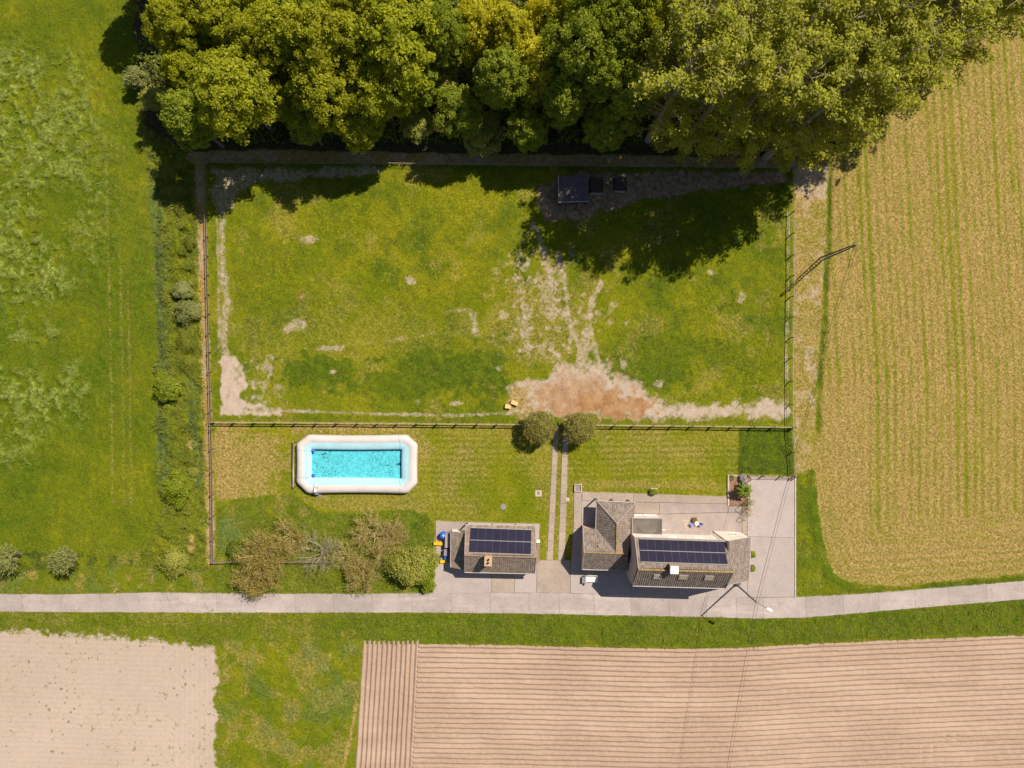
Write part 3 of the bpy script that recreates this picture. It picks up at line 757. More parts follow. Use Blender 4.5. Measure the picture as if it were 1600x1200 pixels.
def build_road():
    road = empty('road', kind='structure')
    xs = [-60, -25, 35, 95, 156, 216, 277, 338, 399, 460, 521, 582, 643, 704, 765, 826, 873, 928, 985, 1045, 1103, 1150, 1192, 1258, 1317, 1372, 1429, 1482, 1541, 1597, 1660]
    for a, b in zip(xs[:-1], xs[1:]):
        g = 0.13
        top = [(x, lerp_pts(ROAD_TOP, x)) for x in np.linspace(a + g, b - g, 6)]
        bot = [(x + 1.5, lerp_pts(ROAD_BOT, x)) for x in np.linspace(a + g, b - g, 6)]
        jt = [(x, y + R.uniform(-.5, .5)) for x, y in top]; jb = [(x, y + R.uniform(-.5, .5)) for x, y in bot]
        slab(road, jt + jb[::-1], M['road'], 0.03 + R.uniform(-.006, .006))
build_road()

def build_paving():
    f = empty('garage_forecourt', kind='structure')
    G = 0.15
    for pts, mt in (([(681, 814), (728, 816), (728, 840), (681, 838)], 'grey_paving'), ([(728.5, 816), (843, 819), (842, 841), (728.5, 840)], 'pale_concrete'),
                    ([(681, 838.5), (704, 839), (702, 878), (680, 877)], 'grey_paving'), ([(704.5, 839), (842, 841.5), (840, 880.5), (702.5, 878)], 'pale_concrete'),
                    ([(680, 878), (768, 880), (768, 926), (677, 927)], 'pale_concrete'), ([(768.5, 880), (804, 881), (804, 926), (768.5, 926)], 'aggregate'),
                    ([(804.5, 881), (838.5, 881), (838, 926), (804.5, 926)], 'pale_concrete')):
        slab(f, pts, M[mt], 0.055 + R.uniform(-.006, .006))
    d = empty('driveway', kind='structure')
    for pts, mt in (([(839, 875.5), (891, 875.5), (891, 926.5), (838.5, 926)], 'aggregate'),):
        slab(d, pts, M[mt], 0.05)
    t = empty('terrace', kind='structure')
    for pts, mt in (([(897, 768), (909, 768.5), (908, 826), (896.5, 826)], 'aggregate'), ([(909.5, 768.5), (990, 771), (989.5, 784), (909.5, 782)], 'aggregate'), ([(990.5, 771), (1136, 776), (1136, 787), (990, 784)], 'aggregate'),
                    ([(909, 782.5), (990, 784.5), (986, 830), (908.5, 826)], 'pale_concrete'), ([(990, 784.5), (1030, 785.5), (1030, 803), (990, 802)], 'aggregate'),
                    ([(1030.5, 785.5), (1137, 787.5), (1137, 800), (1030.5, 803)], 'grey_paving'), ([(986, 802.5), (1030, 803.5), (1159, 800.5), (1159, 830), (1150, 836), (986, 836)], 'grey_paving'),
                    ([(1159.5, 791), (1167.5, 791), (1167.5, 835), (1159.5, 835)], 'aggregate'), ([(896, 826.5), (986, 830.5), (986, 892), (891.5, 892)], 'pale_concrete'), ([(1137.5, 791), (1159, 791), (1159, 800), (1137.5, 800)], 'grey_paving')):
        slab(t, pts, M[mt], 0.055 + R.uniform(-.006, .006))
    y = empty('house_forecourt', kind='structure')
    for pts, mt in (([(891.5, 892.5), (985, 893), (985, 929), (891.5, 926.5)], 'pale_concrete'), ([(985.5, 893), (1060, 894), (1060, 931), (985.5, 929)], 'pale_concrete'), ([(1060.5, 836), (1167.5, 836), (1167.5, 933.5), (1060.5, 931)], 'pale_concrete')):
        slab(y, pts, M[mt], 0.055 + R.uniform(-.006, .006))
    p = empty('parking_area', kind='structure')
    for pts in ([(1168, 748), (1241, 749), (1241, 840), (1168, 838)], [(1168, 838.4), (1241, 840.4), (1241, 932.5), (1168, 933)]):
        slab(p, pts, M['pale_concrete'], 0.055)
    slab(p, [(1241.3, 746), (1243.3, 746), (1243.3, 933), (1241.3, 933)], M['kerb'], 0.14, name='kerb')
    slab(p, [(1168, 743.5), (1243, 745.5), (1243, 748), (1168, 747.5)], M['kerb'], 0.12, name='kerb')
    s = empty('wheel_track_paving', kind='structure')
    def strip(a0, a1, b0, b1, n):
        for i in range(n):
            f0, f1 = i / n, (i + 1) / n - 0.0015
            q = lambda f, L_, R_: (L_[0] + (R_[0] - L_[0]) * f, L_[1] + (R_[1] - L_[1]) * f)
            slab(s, [q(f0, a0, b0), q(f0, a1, b1), q(f1, a1, b1), q(f1, a0, b0)], M['aggregate'], 0.03 + R.uniform(-.004, .006))
    strip((865.2, 668), (872.5, 668), (854.7, 875), (863.6, 875), 14)
    strip((880.5, 655), (888.6, 655), (872, 875), (882, 875), 15)
build_paving()
# ------------------------------------------------------------------ buildings
def ray(px, py): return Vector(((px - 800) / FPX, -(py - 600) / FPX, -1.0))
def hit(px, py, o, n):
    c = Vector((0, 0, CAM_H)); d = ray(px, py)
    return c + d * ((o - c).dot(n) / d.dot(n))
def planar(poly):
    n = Vector(); k = len(poly)
    for i in range(k): n += poly[i].cross(poly[(i + 1) % k])
    n.normalize(); c = sum(poly, Vector()) / k
    return [p - n * (p - c).dot(n) for p in poly]
def plane(poly):
    poly = planar(poly)
    u = (poly[1] - poly[0]).normalized(); w = poly[-1] - poly[0]
    v = (w - u * w.dot(u)).normalized(); n = u.cross(v)
    if n.z < 0: n = -n
    return poly[0], u, v, n

def roof_slope(parent, poly, mat, wave=0.30, course=0.34, amp=0.032, lift=0.04, thick=0.14, tile_name='roof_tiles'):
    """a tiled roof slope: a solid board under it and wavy tiles laid in courses"""
    poly = planar(poly); o, u, v, n = plane(poly)
    m = MB(); nn = len(poly)
    up = [p + n * 0.0 for p in poly]; dn = [p - n * thick for p in poly]
    m.poly(up); m.poly(dn[::-1])
    for i in range(nn):
        j = (i + 1) % nn; m.poly([up[i], dn[i], dn[j], up[j]])
    rf = m.build('roof', M['trim'], parent)
    P2 = [((p - o).dot(u), (p - o).dot(v)) for p in poly]
    vmax = max(p[1] for p in P2)
    def span(vv):
        xs = []
        for i in range(nn):
            (a, b), (c, d) = P2[i], P2[(i + 1) % nn]
            if abs(b - d) < 1e-6:
                if abs(b - vv) < 1e-4: xs += [a, c]
            elif min(b, d) - 1e-6 <= vv <= max(b, d) + 1e-6:
                xs.append(a + (c - a) * (vv - b) / (d - b))
        return (min(xs), max(xs)) if xs else (0, 0)
    umin = min(p[0] for p in P2); umax = max(p[0] for p in P2)
    cols = np.arange(math.floor(umin / wave) * wave, umax + wave, wave / 4)
    wv = amp * (0.5 + 0.5 * np.cos(cols / wave * 2 * np.pi)) ** 0.8
    O = np.array(o); U = np.array(u); V_ = np.array(v); NN = np.array(n)
    VV = []; QQ = []; RR = []; base = 0; k = 0; rg = np.random.default_rng(int(abs(o.x * 100 + o.y * 10)) + 5)
    nc = len(cols)
    while k * course < vmax - 0.02:
        v0, v1 = k * course, min((k + 1) * course, vmax - 1e-4)
        tr = rg.random(nc // 4 + 2)
        for (vv, lf) in ((v0, lift), (v1, 0.015)):
            a, b = span(min(max(vv, 1e-4), vmax - 1e-4))
            cu = np.clip(cols, a, b)
            VV.append(O + cu[:, None] * U + vv * V_ + (wv + lf)[:, None] * NN)
        a0 = base; i = np.arange(nc - 1)
        QQ.append(np.stack([a0 + i, a0 + i + 1, a0 + nc + i + 1, a0 + nc + i], -1)); RR.append(tr[(i + 2) // 4])
        if k:   # riser of the course
            QQ.append(np.stack([a0 - nc + i, a0 - nc + i + 1, a0 + i + 1, a0 + i], -1)); RR.append(tr[(i + 2) // 4])
        base += 2 * nc; k += 1
    V = np.concatenate(VV); Q = np.concatenate(QQ); RN = np.concatenate(RR)
    wd = np.linalg.norm(V[Q[:, 0]] - V[Q[:, 1]], axis=1) + np.linalg.norm(V[Q[:, 2]] - V[Q[:, 3]], axis=1)
    ok = wd > 1e-3
    me = np_mesh(tile_name, V, Q[ok], mat, False, face_attr={'rnd': RN[ok]})
    t = link(tile_name, me, rf); t['kind'] = 'stuff'
    return rf, (o, u, v, n)

def wall_ring(parent, ring, mat, name='wall'):
    m = MB(); n = len(ring)
    for i in range(n):
        a, b = ring[i], ring[(i + 1) % n]
        m.poly([(a.x, a.y, -0.1), (b.x, b.y, -0.1), b, a])
    return m.build(name, mat, parent)
def shrink(ring, d, dz):
    c = sum(ring, Vector()) / len(ring); out = []
    for p in ring:
        q = Vector((p.x - c.x, p.y - c.y, 0)); l = q.length
        out.append(Vector((c.x + q.x * (1 - d / l), c.y + q.y * (1 - d / l), p.z - dz)))
    return out
def ridge_caps(parent, a, b, mat, r=0.13, name='ridge_cap'):
    L_ = (b - a).length; n = max(2, int(L_ / 0.42)); m = MB()
    for i in range(n):
        p = a.lerp(b, i / n); q = a.lerp(b, (i + 1.06) / n)
        m.tube([p + Vector((0, 0, .05)), q + Vector((0, 0, .03))], [r * 1.08, r * 0.95], 6)
    o = m.build(name, mat, parent); return o
def gutter(parent, a, b, r=0.075):
    return MB().tube([a, b], r, 6).build('gutter', M['gutter'], parent)
def window(parent, c, u, n, w, h, sill=True, mull=1, name='window', rec=0.0):
    up = Vector((0, 0, 1)); c = Vector(c); t = 0.09; m = MB()
    R_ = (-w / 2, w / 2); Hh = (-h / 2, h / 2)
    m.obox(c, u, up, n, R_, (Hh[0], Hh[0] + t), (0.0, 0.07)); m.obox(c, u, up, n, R_, (Hh[1] - t, Hh[1]), (0.0, 0.07))
    m.obox(c, u, up, n, (R_[0], R_[0] + t), (Hh[0] + t, Hh[1] - t), (0.0, 0.07)); m.obox(c, u, up, n, (R_[1] - t, R_[1]), (Hh[0] + t, Hh[1] - t), (0.0, 0.07))
    for k in range(1, mull + 1):
        x = R_[0] + w * k / (mull + 1); m.obox(c, u, up, n, (x - .03, x + .03), (Hh[0] + t, Hh[1] - t), (0.0, 0.06))
    f = m.build(name, M['white'], parent)
    MB().obox(c, u, up, n, (R_[0] + t, R_[1] - t), (Hh[0] + t, Hh[1] - t), (0.0, 0.03)).build('pane', M['glass'], f)
    if sill: MB().obox(c, u, up, n, (R_[0] - .08, R_[1] + .08), (Hh[0] - .09, Hh[0] - .01), (0.0, 0.16)).build('sill', M['whitestone'], f)
    return f

def solar(name, label, corners, pl, ncol, nrow, gap_mid=0.0):
    """array of panels; corners: photo positions of low-left, low-right, high-right, high-left on the slope plane"""
    o, u, v, n = pl
    q = [hit(px, py, o + n * 0.2, n) for px, py in corners]
    root = empty(name, q[0], label=label, cat='solar panels')
    un = ((q[1] - q[0]) + (q[2] - q[3])).normalized()
    vn = n.cross(un); vn = vn if vn.z > 0 else -vn
    Wd = ((q[1] - q[0]).length + (q[2] - q[3]).length) / 2; Hd = (q[3] - q[0]).dot(vn)
    base = q[0] + un * ((q[3] - q[0]).dot(un) / 2)
    pwid = Wd / ncol; ph = Hd / nrow
    m = MB()
    m.obox(Vector(), un, vn, n, (0.008, pwid - 0.008), (0.03, ph - 0.03), (-0.04, 0.0), 1)
    m.obox(Vector(), un, vn, n, (0.030, pwid - 0.030), (0.055, ph - 0.055), (-0.02, 0.003), 0)
    me = m.mesh('solar_panel', [M['panel'], M['panelframe']])
    for r in range(nrow):
        for c in range(ncol):
            p = link('solar_panel', me, root); p.location = base + un * (c * pwid) + vn * (r * ph) - q[0]
    for r in range(nrow + 1):
        mm = MB(); y = r * ph; z0 = base - q[0]
        mm.obox(z0, un, vn, n, (0, Wd), (y - .035, y + .035), (-0.14, -0.005)); mm.build('mounting_rail', M['alu'], root)
    return root

def chimney(parent, c, sx, sy, z0, z1, rz, mat, cap, pots=0, name='chimney'):
    ch = MB().box((c.x, c.y, (z0 + z1) / 2), (sx, sy, z1 - z0), rz).build(name, mat, parent)
    MB().box((c.x, c.y, z1 + 0.07), (sx + .12, sy + .12, 0.14), rz).build('cap', cap, ch)
    for i in range(pots):
        MB().lathe([(0.13, 0), (0.13, 0.3), (0.10, 0.3), (0.10, 0.1)], (c.x + .05 * i, c.y + (i - (pots - 1) / 2) * 0.45, z1 + 0.145), 10).build('flue_pot', M['iron'], ch)
    return ch

RZ = -math.radians(1.6)
def build_house():
    e = 6.35
    SWe, SEe, NEe, NWe = W(988.7, 914.5, e), W(1133.7, 918.7, e), W(1132.5, 845, e), W(991.5, 840, e)
    RW, RE = W(997.5, 890, 9.15), W(1146, 894, 9.15)
    gc = (SWe + SEe + NEe + NWe) / 4; house = empty('house', (0, 0, 0), label='two-storey cream house with tiled gable roof, long solar array and white chimney', cat='house')
    wall_ring(house, shrink([SWe, SEe, RE, NEe, NWe, RW], 0.14, 0.16), M['wall'])
    pn = roof_slope(house, [NEe, NWe, RW, RE], M['tile_main'])[1]
    ps = roof_slope(house, [SWe, SEe, RE, RW], M['tile_main'], amp=0.06, lift=.025)[1]
    ridge_caps(house, RW, RE, M['ridgecap']); 
    up = Vector((0, 0, .04)); uE = (NEe - NWe).normalized(); nN = Vector((-uE.y, uE.x, 0)); nW = -uE
    gutter(house, SWe - nN * .1, SEe - nN * .1); gutter(house, NWe + nN * .08, NEe + nN * .08, .06)
    for a, b in ((NWe, RW), (SWe, RW), (NEe, RE), (SEe, RE)):
        MB().tube([a + up, b + up], 0.085, 6).build('verge_tiles', M['trim'], house)
    # west gable in pinkish brick, set just proud of the render
    ring = shrink([SWe, RW, NWe], 0.10, 0.2)
    a, r, b = ring; m = MB(); dW = nW * 0.09
    m.poly([Vector((a.x, a.y, 0)) + dW, a + dW, r + dW, b + dW, Vector((b.x, b.y, 0)) + dW]); m.build('gable_wall', M['wallpink'], house)
    # windows of the north wall
    mid = lambda f, z: Vector(NWe).lerp(NEe, f) * 1.0
    def onN(f, z): p = NWe.lerp(NEe, f); return Vector((p.x, p.y, z)) - nN * 0.135
    for f in (0.16, 0.45, 0.74): window(house, onN(f, 5.2), uE, nN, 1.0, 0.95)
    window(house, onN(0.60, 1.5), uE, nN, 1.5, 1.5); window(house, onN(0.40, 1.2), uE, nN, 1.1, 2.1, mull=0, name='door'); window(house, onN(0.83, 1.45), uE, nN, 2.3, 1.5, mull=2)
    MB().obox(onN(0.62, 2.55), uE, Vector((0, 0, 1)), nN, (-3.9, 3.9), (0, 0.12), (0.0, 0.55)).build('canopy', M['trim'], house)
    MB().tube([onN(0.965, 6.2) + nN * .06, onN(0.965, .06) + nN * .06], 0.06, 6).build('downpipe', M['trim'], house)
    for f, z in ((0.30, 4.6), (0.72, 4.6), (0.35, 1.4)):
        p = SWe.lerp(NWe, f); window(house, Vector((p.x, p.y, z)) + uE * 0.13 + nW * 0.14, nN, nW, 0.9, 1.2)
    for f in (.2, .5, .8):
        p = SWe.lerp(SEe, f); window(house, Vector((p.x, p.y, 1.6)) + nN * .135, uE, -nN, 1.3, 1.5); window(house, Vector((p.x, p.y, 4.7)) + nN * .135, uE, -nN, 1.2, 1.3)
    # roof windows
    o, u, v, n = ps
    for px, py in ((1027.5, 900.2), (1067, 901), (1107.5, 902.2)):
        c = hit(px, py, o, n); m = MB()
        m.obox(c, u, v, n, (-.62, .62), (-.55, .55), (0.0, 0.17)); f = m.build('roof_window', M['trim'], house)
        MB().obox(c, u, v, n, (-.52, .52), (-.45, .45), (0.10, 0.18)).build('pane', M['skyglass'], f)
    ch = W(1053.0, 889.5, 9.9)
    chimney(house, ch, 1.0, .95, 7.8, 10.15, RZ, M['chim'], M['whitestone'])
    # lean-to on the east gable
    ann = empty('house_annexe', label='low tiled lean-to against the right gable of the house', cat='annexe')
    NEa, SEa = W(1172.5, 839.5, 4.1), W(1170, 907, 4.1); NWa, SWa = W(1137.5, 845.5, 7.4), W(1137.5, 913.7, 7.4)
    wall_ring(ann, shrink([SWa, SEa, NEa, NWa], 0.14, 0.16), M['wall'])
    roof_slope(ann, [SEa, NEa, NWa, SWa], M['tile_main'], wave=.34, course=.30)
    gutter(ann, SEa + uE * .08, NEa + uE * .08)
    for a, b in ((SEa, SWa), (NEa, NWa)): MB().tube([a + up, b + up], 0.08, 6).build('verge_tiles', M['trim'], ann)
    c = NEa.lerp(NWa, 0.45); window(ann, Vector((c.x, c.y, 1.9)) - nN * .135, uE, nN, 1.2, 1.2)
    # flat-roofed kitchen
    fl = empty('kitchen_extension', label='flat-roofed grey extension with pale edge trim between house and carport', cat='extension')
    a, b, c, d = W(987.5, 810, 3.2), W(1034, 810.5, 3.2), W(1033.7, 836, 3.2), W(987.5, 835, 3.2)
    wall_ring(fl, shrink([d, c, b, a], .12, .05), M['white'])
    m = MB().prism([a, b, c, d], 3.0, 3.2); m.build('roof', M['felt'], fl)
    m = MB()
    for p, q in ((a, b), (b, c), (c, d), (d, a)): m.tube([p + Vector((0, 0, .06)), q + Vector((0, 0, .06))], 0.13, 4)
    m.build('edge_trim', M['trim'], fl)
    for f, w_ in ((0.25, 1.6), (0.72, 1.9)): 
        p = a.lerp(b, f); window(fl, Vector((p.x, p.y, 1.25)) - nN * .115, uE, nN, w_, 2.1, mull=1)
    solar('solar_array', 'long dark solar array of two rows on the house roof', [(998.2, 841.9), (1131.0, 846.2), (1137.5, 882.0), (1002.5, 877.8)], pn, 11, 2)
    # west wing with carport
    w = empty('garage_wing', label='low tiled wing with T-shaped hipped roof left of the house', cat='outbuilding')
    ea, rd = 2.75, 5.05
    aW_S, aE_S = W(909.5, 889, ea), W(982.5, 891, ea); aW_N = W(910.8, 825, ea); rW = W(912.5, 863, rd); rE = W(981, 865.5, rd)
    vW = W(931, 827, ea); rT = W(962.6, 864.3, rd); bNW, bNE = W(932.5, 783, ea), W(992.5, 785.5, ea); bap = W(963.7, 817.5, rd); vE = W(987.8, 828, ea)
    roof_slope(w, [aW_S, aE_S, rE, rW], M['tile_main'], amp=.025, lift=.03)
    roof_slope(w, [vW, aW_N, rW, rT], M['tile_main'])
    roof_slope(w, [bNW, vW, rT, bap], M['tile_main'], wave=.36, course=.32)
    roof_slope(w, [vE, bNE, bap, rT], M['tile_main'], wave=.36, course=.32)
    roof_slope(w, [bNE, bNW, bap], M['tile_main'])
    pE = rE; m = MB().poly([rT + Vector((0, 0, .03)), vE + Vector((0, 0, .03)), rE + Vector((0, 0, .03))]); m.build('valley_roof', M['tile_plain'], w)
    for p, q, k in ((rW, rE, 'ridgecap'), (bap, rT, 'ridgecap'), (bNW, bap, 'trim'), (bNE, bap, 'trim'), (vW, rT, 'trim'), (aW_N, rW, 'trim'), (aW_S, rW, 'trim')): ridge_caps(w, p, q, M[k], .10)
    gutter(w, aW_S - nN * .08, aE_S - nN * .08); gutter(w, vW - uE * .05, bNW - uE * .05, .06); gutter(w, bNW + nN * .05, bNE + nN * .05, .06)
    wall_ring(w, shrink([aW_S, aE_S, rE, vE, vW, aW_N, rW], 0.16, 0.18), M['wallpink'])
    for p in (bNW, bNW.lerp(bNE, .42), bNW.lerp(bNE, .86)):
        q = Vector((p.x + .15, p.y - .05, 0)); MB().box((q.x, q.y, 1.35), (.16, .16, 2.75), RZ).build('post', M['wood'], w)
    MB().tube([bNW + Vector((.15, -.05, -.08)), bNE + Vector((-.1, -.05, -.08))], .09, 4).build('beam', M['wood'], w)
    m = MB(); m.lathe([(.10, 0), (.10, .55), (.06, .6)], hit(935.5, 852, aW_N, plane([vW, aW_N, rW, rT])[3]) - Vector((0, 0, .1)), 8); m.build('vent_pipe', M['gutter'], w)

M['tile_plain'] = simple('valley_tiles', (0.25, 0.18, 0.13), .9, .2, 3)
M['skyglass'] = simple('roof_window_blind', (0.42, 0.34, 0.27), 0.35, .12, 1.5, spec=0.5)
build_house()

def build_garage():
    g = empty('garage', label='detached garage with steep brown tiled roof and chimney beside the driveway', cat='garage')
    NWe, NEe, SWe, SEe = W(727.5, 820, 2.6), W(835.5, 822, 2.6), W(726, 893.5, 2.85), W(835.5, 895.7, 2.85)
    RW, RE = W(726, 867.7, 5.1), W(837.7, 871, 5.1)
    pn = roof_slope(g, [NEe, NWe, RW, RE], M['tile_garage'])[1]
    roof_slope(g, [SWe, SEe, RE, RW], M['tile_garage'], amp=.022, lift=.03)
    ridge_caps(g, RW, RE, M['tile_plain'], .12)
    uE = (NEe - NWe).normalized(); nN = Vector((-uE.y, uE.x, 0)); up = Vector((0, 0, .03))
    gutter(g, SWe - nN * .08, SEe - nN * .08); gutter(g, NWe + nN * .05, NEe + nN * .05, .05)
    for a, b in ((NWe, RW), (SWe, RW), (NEe, RE), (SEe, RE)): MB().tube([a + up, b + up], 0.075, 6).build('verge_tiles', M['trim'], g)
    wall_ring(g, shrink([SWe, SEe, RE, RE.lerp(NEe, .5), RW.lerp(NWe, .5), RW], .16, .2), M['wall'])
    for p in (W(730.5, 816.5), W(770, 818.2), W(806, 819), W(833, 820)):
        MB().box((p.x, p.y - .05, 1.25), (.17, .17, 2.55), RZ).build('post', M['wood'], g)
    MB().tube([W(730.5, 816.5) + Vector((0, -.05, 2.45)), W(833, 820) + Vector((0, -.05, 2.45))], .09, 4).build('beam', M['wood'], g)
    c = W(762.8, 876.5, 6.1); chimney(g, c, 0.95, 1.35, 3.6, 6.05, RZ, M['chim'], M['chim'], 2)
    for f in (.22, .72):
        p = SWe.lerp(SEe, f); window(g, Vector((p.x, p.y, 1.2)) + nN * .155, uE, -nN, 2.6, 2.2, sill=False, mull=0, name='garage_door')
    solar('solar_array', 'compact dark solar array of sixteen panels on the garage roof', [(735, 824.4), (829.8, 828), (830.2, 866.2), (733.5, 863)], pn, 8, 2)
    # lean-to on the left
    l = empty('garage_lean_to', label='narrow tiled lean-to on the left side of the garage', cat='lean-to')
    a, b, c_, d = W(704.5, 886.5, 2.1), W(704.8, 830.5, 2.1), W(726.5, 833, 2.95), W(725.0, 890.5, 2.75)
    roof_slope(l, [a, b, c_, d], M['tile_garage'], wave=.34, course=.30, amp=.025, lift=.03)
    wall_ring(l, shrink([a, d, c_, b], .1, .16), M['wall'])
    gutter(l, a - uE * .06, b - uE * .06, .055)
    # bins and boxes beside it
    def at(px, py): return W(px, py)
    o = empty('storage_cupboard', at(700.5, 841.5), RZ, 'long grey storage cupboard against the garage lean-to', 'cupboard')
    MB().box((0, 0, .6), (.62, 2.1, 1.2)).build('body', M['grey'], o); MB().box((-.01, 0, 1.23), (.74, 2.2, .06)).build('lid', M['trim'], o)
    def bin_(px, py, label, m1, sx=.55, sy=.7, h=1.0):
        o = empty('wheelie_bin', at(px, py), RZ, label, 'bin')
        MB().box((0, 0, h / 2), (sx * .85, sy * .85, h), taper=1.15).build('body', m1, o)
        m = MB().box((0, 0, h + .04), (sx * 1.05, sy * 1.05, .08)).box((0, sy * .55, h), (sx * .8, .08, .07)); m.build('lid', m1, o)
        for s in (-1, 1): MB().tube([(s * sx * .45, sy * .42, .1), (s * sx * .55, sy * .42, .1)], .1, 10).build('wheel', M['iron'], o)
    bin_(698, 861, 'grey wheelie bin below the long storage cupboard', M['grey'], .62, .9)
    bin_(686, 870.5, 'dark green wheelie bin near the yellow crate', M['green'], .6, .62, .9)
    bin_(697.5, 870, 'small blue bin next to the garage lean-to wall', M['blue'], .4, .45, .7)
    o = empty('water_tank', at(693, 835), 0, 'bright blue plastic water tank beside the garage lean-to', 'tank')
    MB().lathe([(.40, 0), (.50, .08), (.52, .55), (.47, .6), (.52, .66), (.50, 1.0), (.30, 1.1), (.12, 1.12)], (0, 0, 0), 16).build('body', M['blue'], o, True)
    MB().lathe([(.12, 0), (.13, .08), (.1, .1)], (.1, .05, 1.12), 10).build('cap', M['white'], o)
    def crate(px, py, sx, sy, rz, label):
        o = empty('crate', at(px, py), rz, label, 'crate')
        m = MB().box((0, 0, .05), (sx, sy, .1))
        for s in (-1, 1): m.box((s * (sx / 2 - .02), 0, .25), (.04, sy, .4)); m.box((0, s * (sy / 2 - .02), .251), (sx - .09, .04, .4))
        m.build('body', M['yellow'], o); MB().box((0, 0, .42), (sx - .1, sy - .1, .05)).build('lid', M['yellow'], o)
    crate(685, 848.5, 1.35, .46, -.05, 'long yellow crate poking out below the blue water tank'); crate(693, 876, 1.0, .45, .08, 'short yellow crate in front of the dark green bin')
    # plank store on the right
    o = empty('log_store', at(840.5, 862), RZ, 'narrow dark plank store on the right side of the garage', 'store')
    m = MB()
    for i in range(7): m.box((0, -1.2 + i * .4, .9), (.5, .36, .05 + .02 * (i % 2)))
    m.build('roof_boards', M['wood'], o)
    for y in (-1.3, 1.3): MB().box((0, y, .44), (.5, .08, .88)).build('side', M['darkwood'], o)
    MB().box((-.02, 1.6, .25), (.5, .4, .5)).build('white_block', M['whitestone'], o)
build_garage()

def build_shed():
    s = empty('field_shed', label='small paddock shelter with corrugated roof in the shade of the wood', cat='shed')
    a, b, c, d = W(873.5, 316, 2.3), W(919.5, 314.5, 2.3), W(920, 274, 2.9), W(872.5, 275, 2.9)
    o, u, v, n = plane([a, b, c, d]); Wd = (b - a).length; Hd = (d - a).dot(v)
    cols = np.arange(0, Wd + 1e-6, Wd / 88); z = 0.05 * np.sin(cols / Wd * 22 * 2 * np.pi)
    m = MB()
    for i in range(88):
        p = [o + u * cols[i] + n * z[i], o + u * cols[i + 1] + n * z[i + 1]]
        m.poly([p[0], p[1], p[1] + v * Hd, p[0] + v * Hd])
    rf = m.build('roof', M['corr'], s)
    MB().obox(o, u, v, n, (-.1, Wd + .1), (-.05, .05), (-.12, .04)).build('edge_board', M['alu'], rf)
    MB().obox(o, u, v, n, (-.06, .02), (0.06, Hd), (-.12, .08)).build('edge_board', M['alu'], rf)
    ring = shrink([a, b, c, d], .2, .12)
    nW = []
    for i, (p, q) in enumerate(((ring[1], ring[2]), (ring[2], ring[3]), (ring[3], ring[0]))):
        L_ = (q - p).length; k = int(L_ / .2)
        for j in range(k):
            x = p.lerp(q, j / k); y = p.lerp(q, (j + .94) / k); m = MB(); t = Vector((-(q - p).y, (q - p).x, 0)).normalized() * .025
            m.poly([(x.x, x.y, 0), (y.x, y.y, 0), y, x]); m.poly([Vector((x.x, x.y, 0)) + t, x + t, y + t, Vector((y.x, y.y, 0)) + t]); m.build('plank', M['darkwood'], s)
    for p in (ring[0], ring[1], ring[0].lerp(ring[1], .5)): MB().box((p.x, p.y, p.z / 2), (.14, .14, p.z)).build('post', M['darkwood'], s)
    for (px, py, sx, sy, lab) in ((931, 291, 1.9, 2.0, 'dark barred hay rack right beside the paddock shelter'), (968, 289, 1.8, 1.8, 'dark barred hay rack standing apart, right of the shelter')):
        o = empty('hay_rack', W(px, py), 0, lab, 'hay rack'); hx, hy = sx / 2, sy / 2
        for i in range(7):
            x = -hx + sx * i / 6
            for y in (-hy, hy): MB().tube([(x, y, 0.1), (x, y, 1.1)], .025, 5).build('bar', M['iron'], o)
        for i in range(1, 6):
            y = -hy + sy * i / 6
            for x in (-hx, hx): MB().tube([(x, y, .1), (x, y, 1.1)], .025, 5).build('bar', M['iron'], o)
        for z in (.12, 1.1):
            MB().tube([(-hx, -hy, z), (hx, -hy, z), (hx, hy, z), (-hx, hy, z), (-hx, -hy, z)], .04, 5).build('rim', M['iron'], o)
        MB().tube([(-hx, 0, 1.1), (hx, 0, 1.1)], .04, 5).build('cross_bar', M['iron'], o)
        MB().box((0, 0, .3), (sx - .15, sy - .15, .5)).build('bin', M['darkwood'], o); MB().box((0, -hy - .12, .12), (sx * .9, .2, .12)).build('kick_board', M['alu'], o)
build_shed()

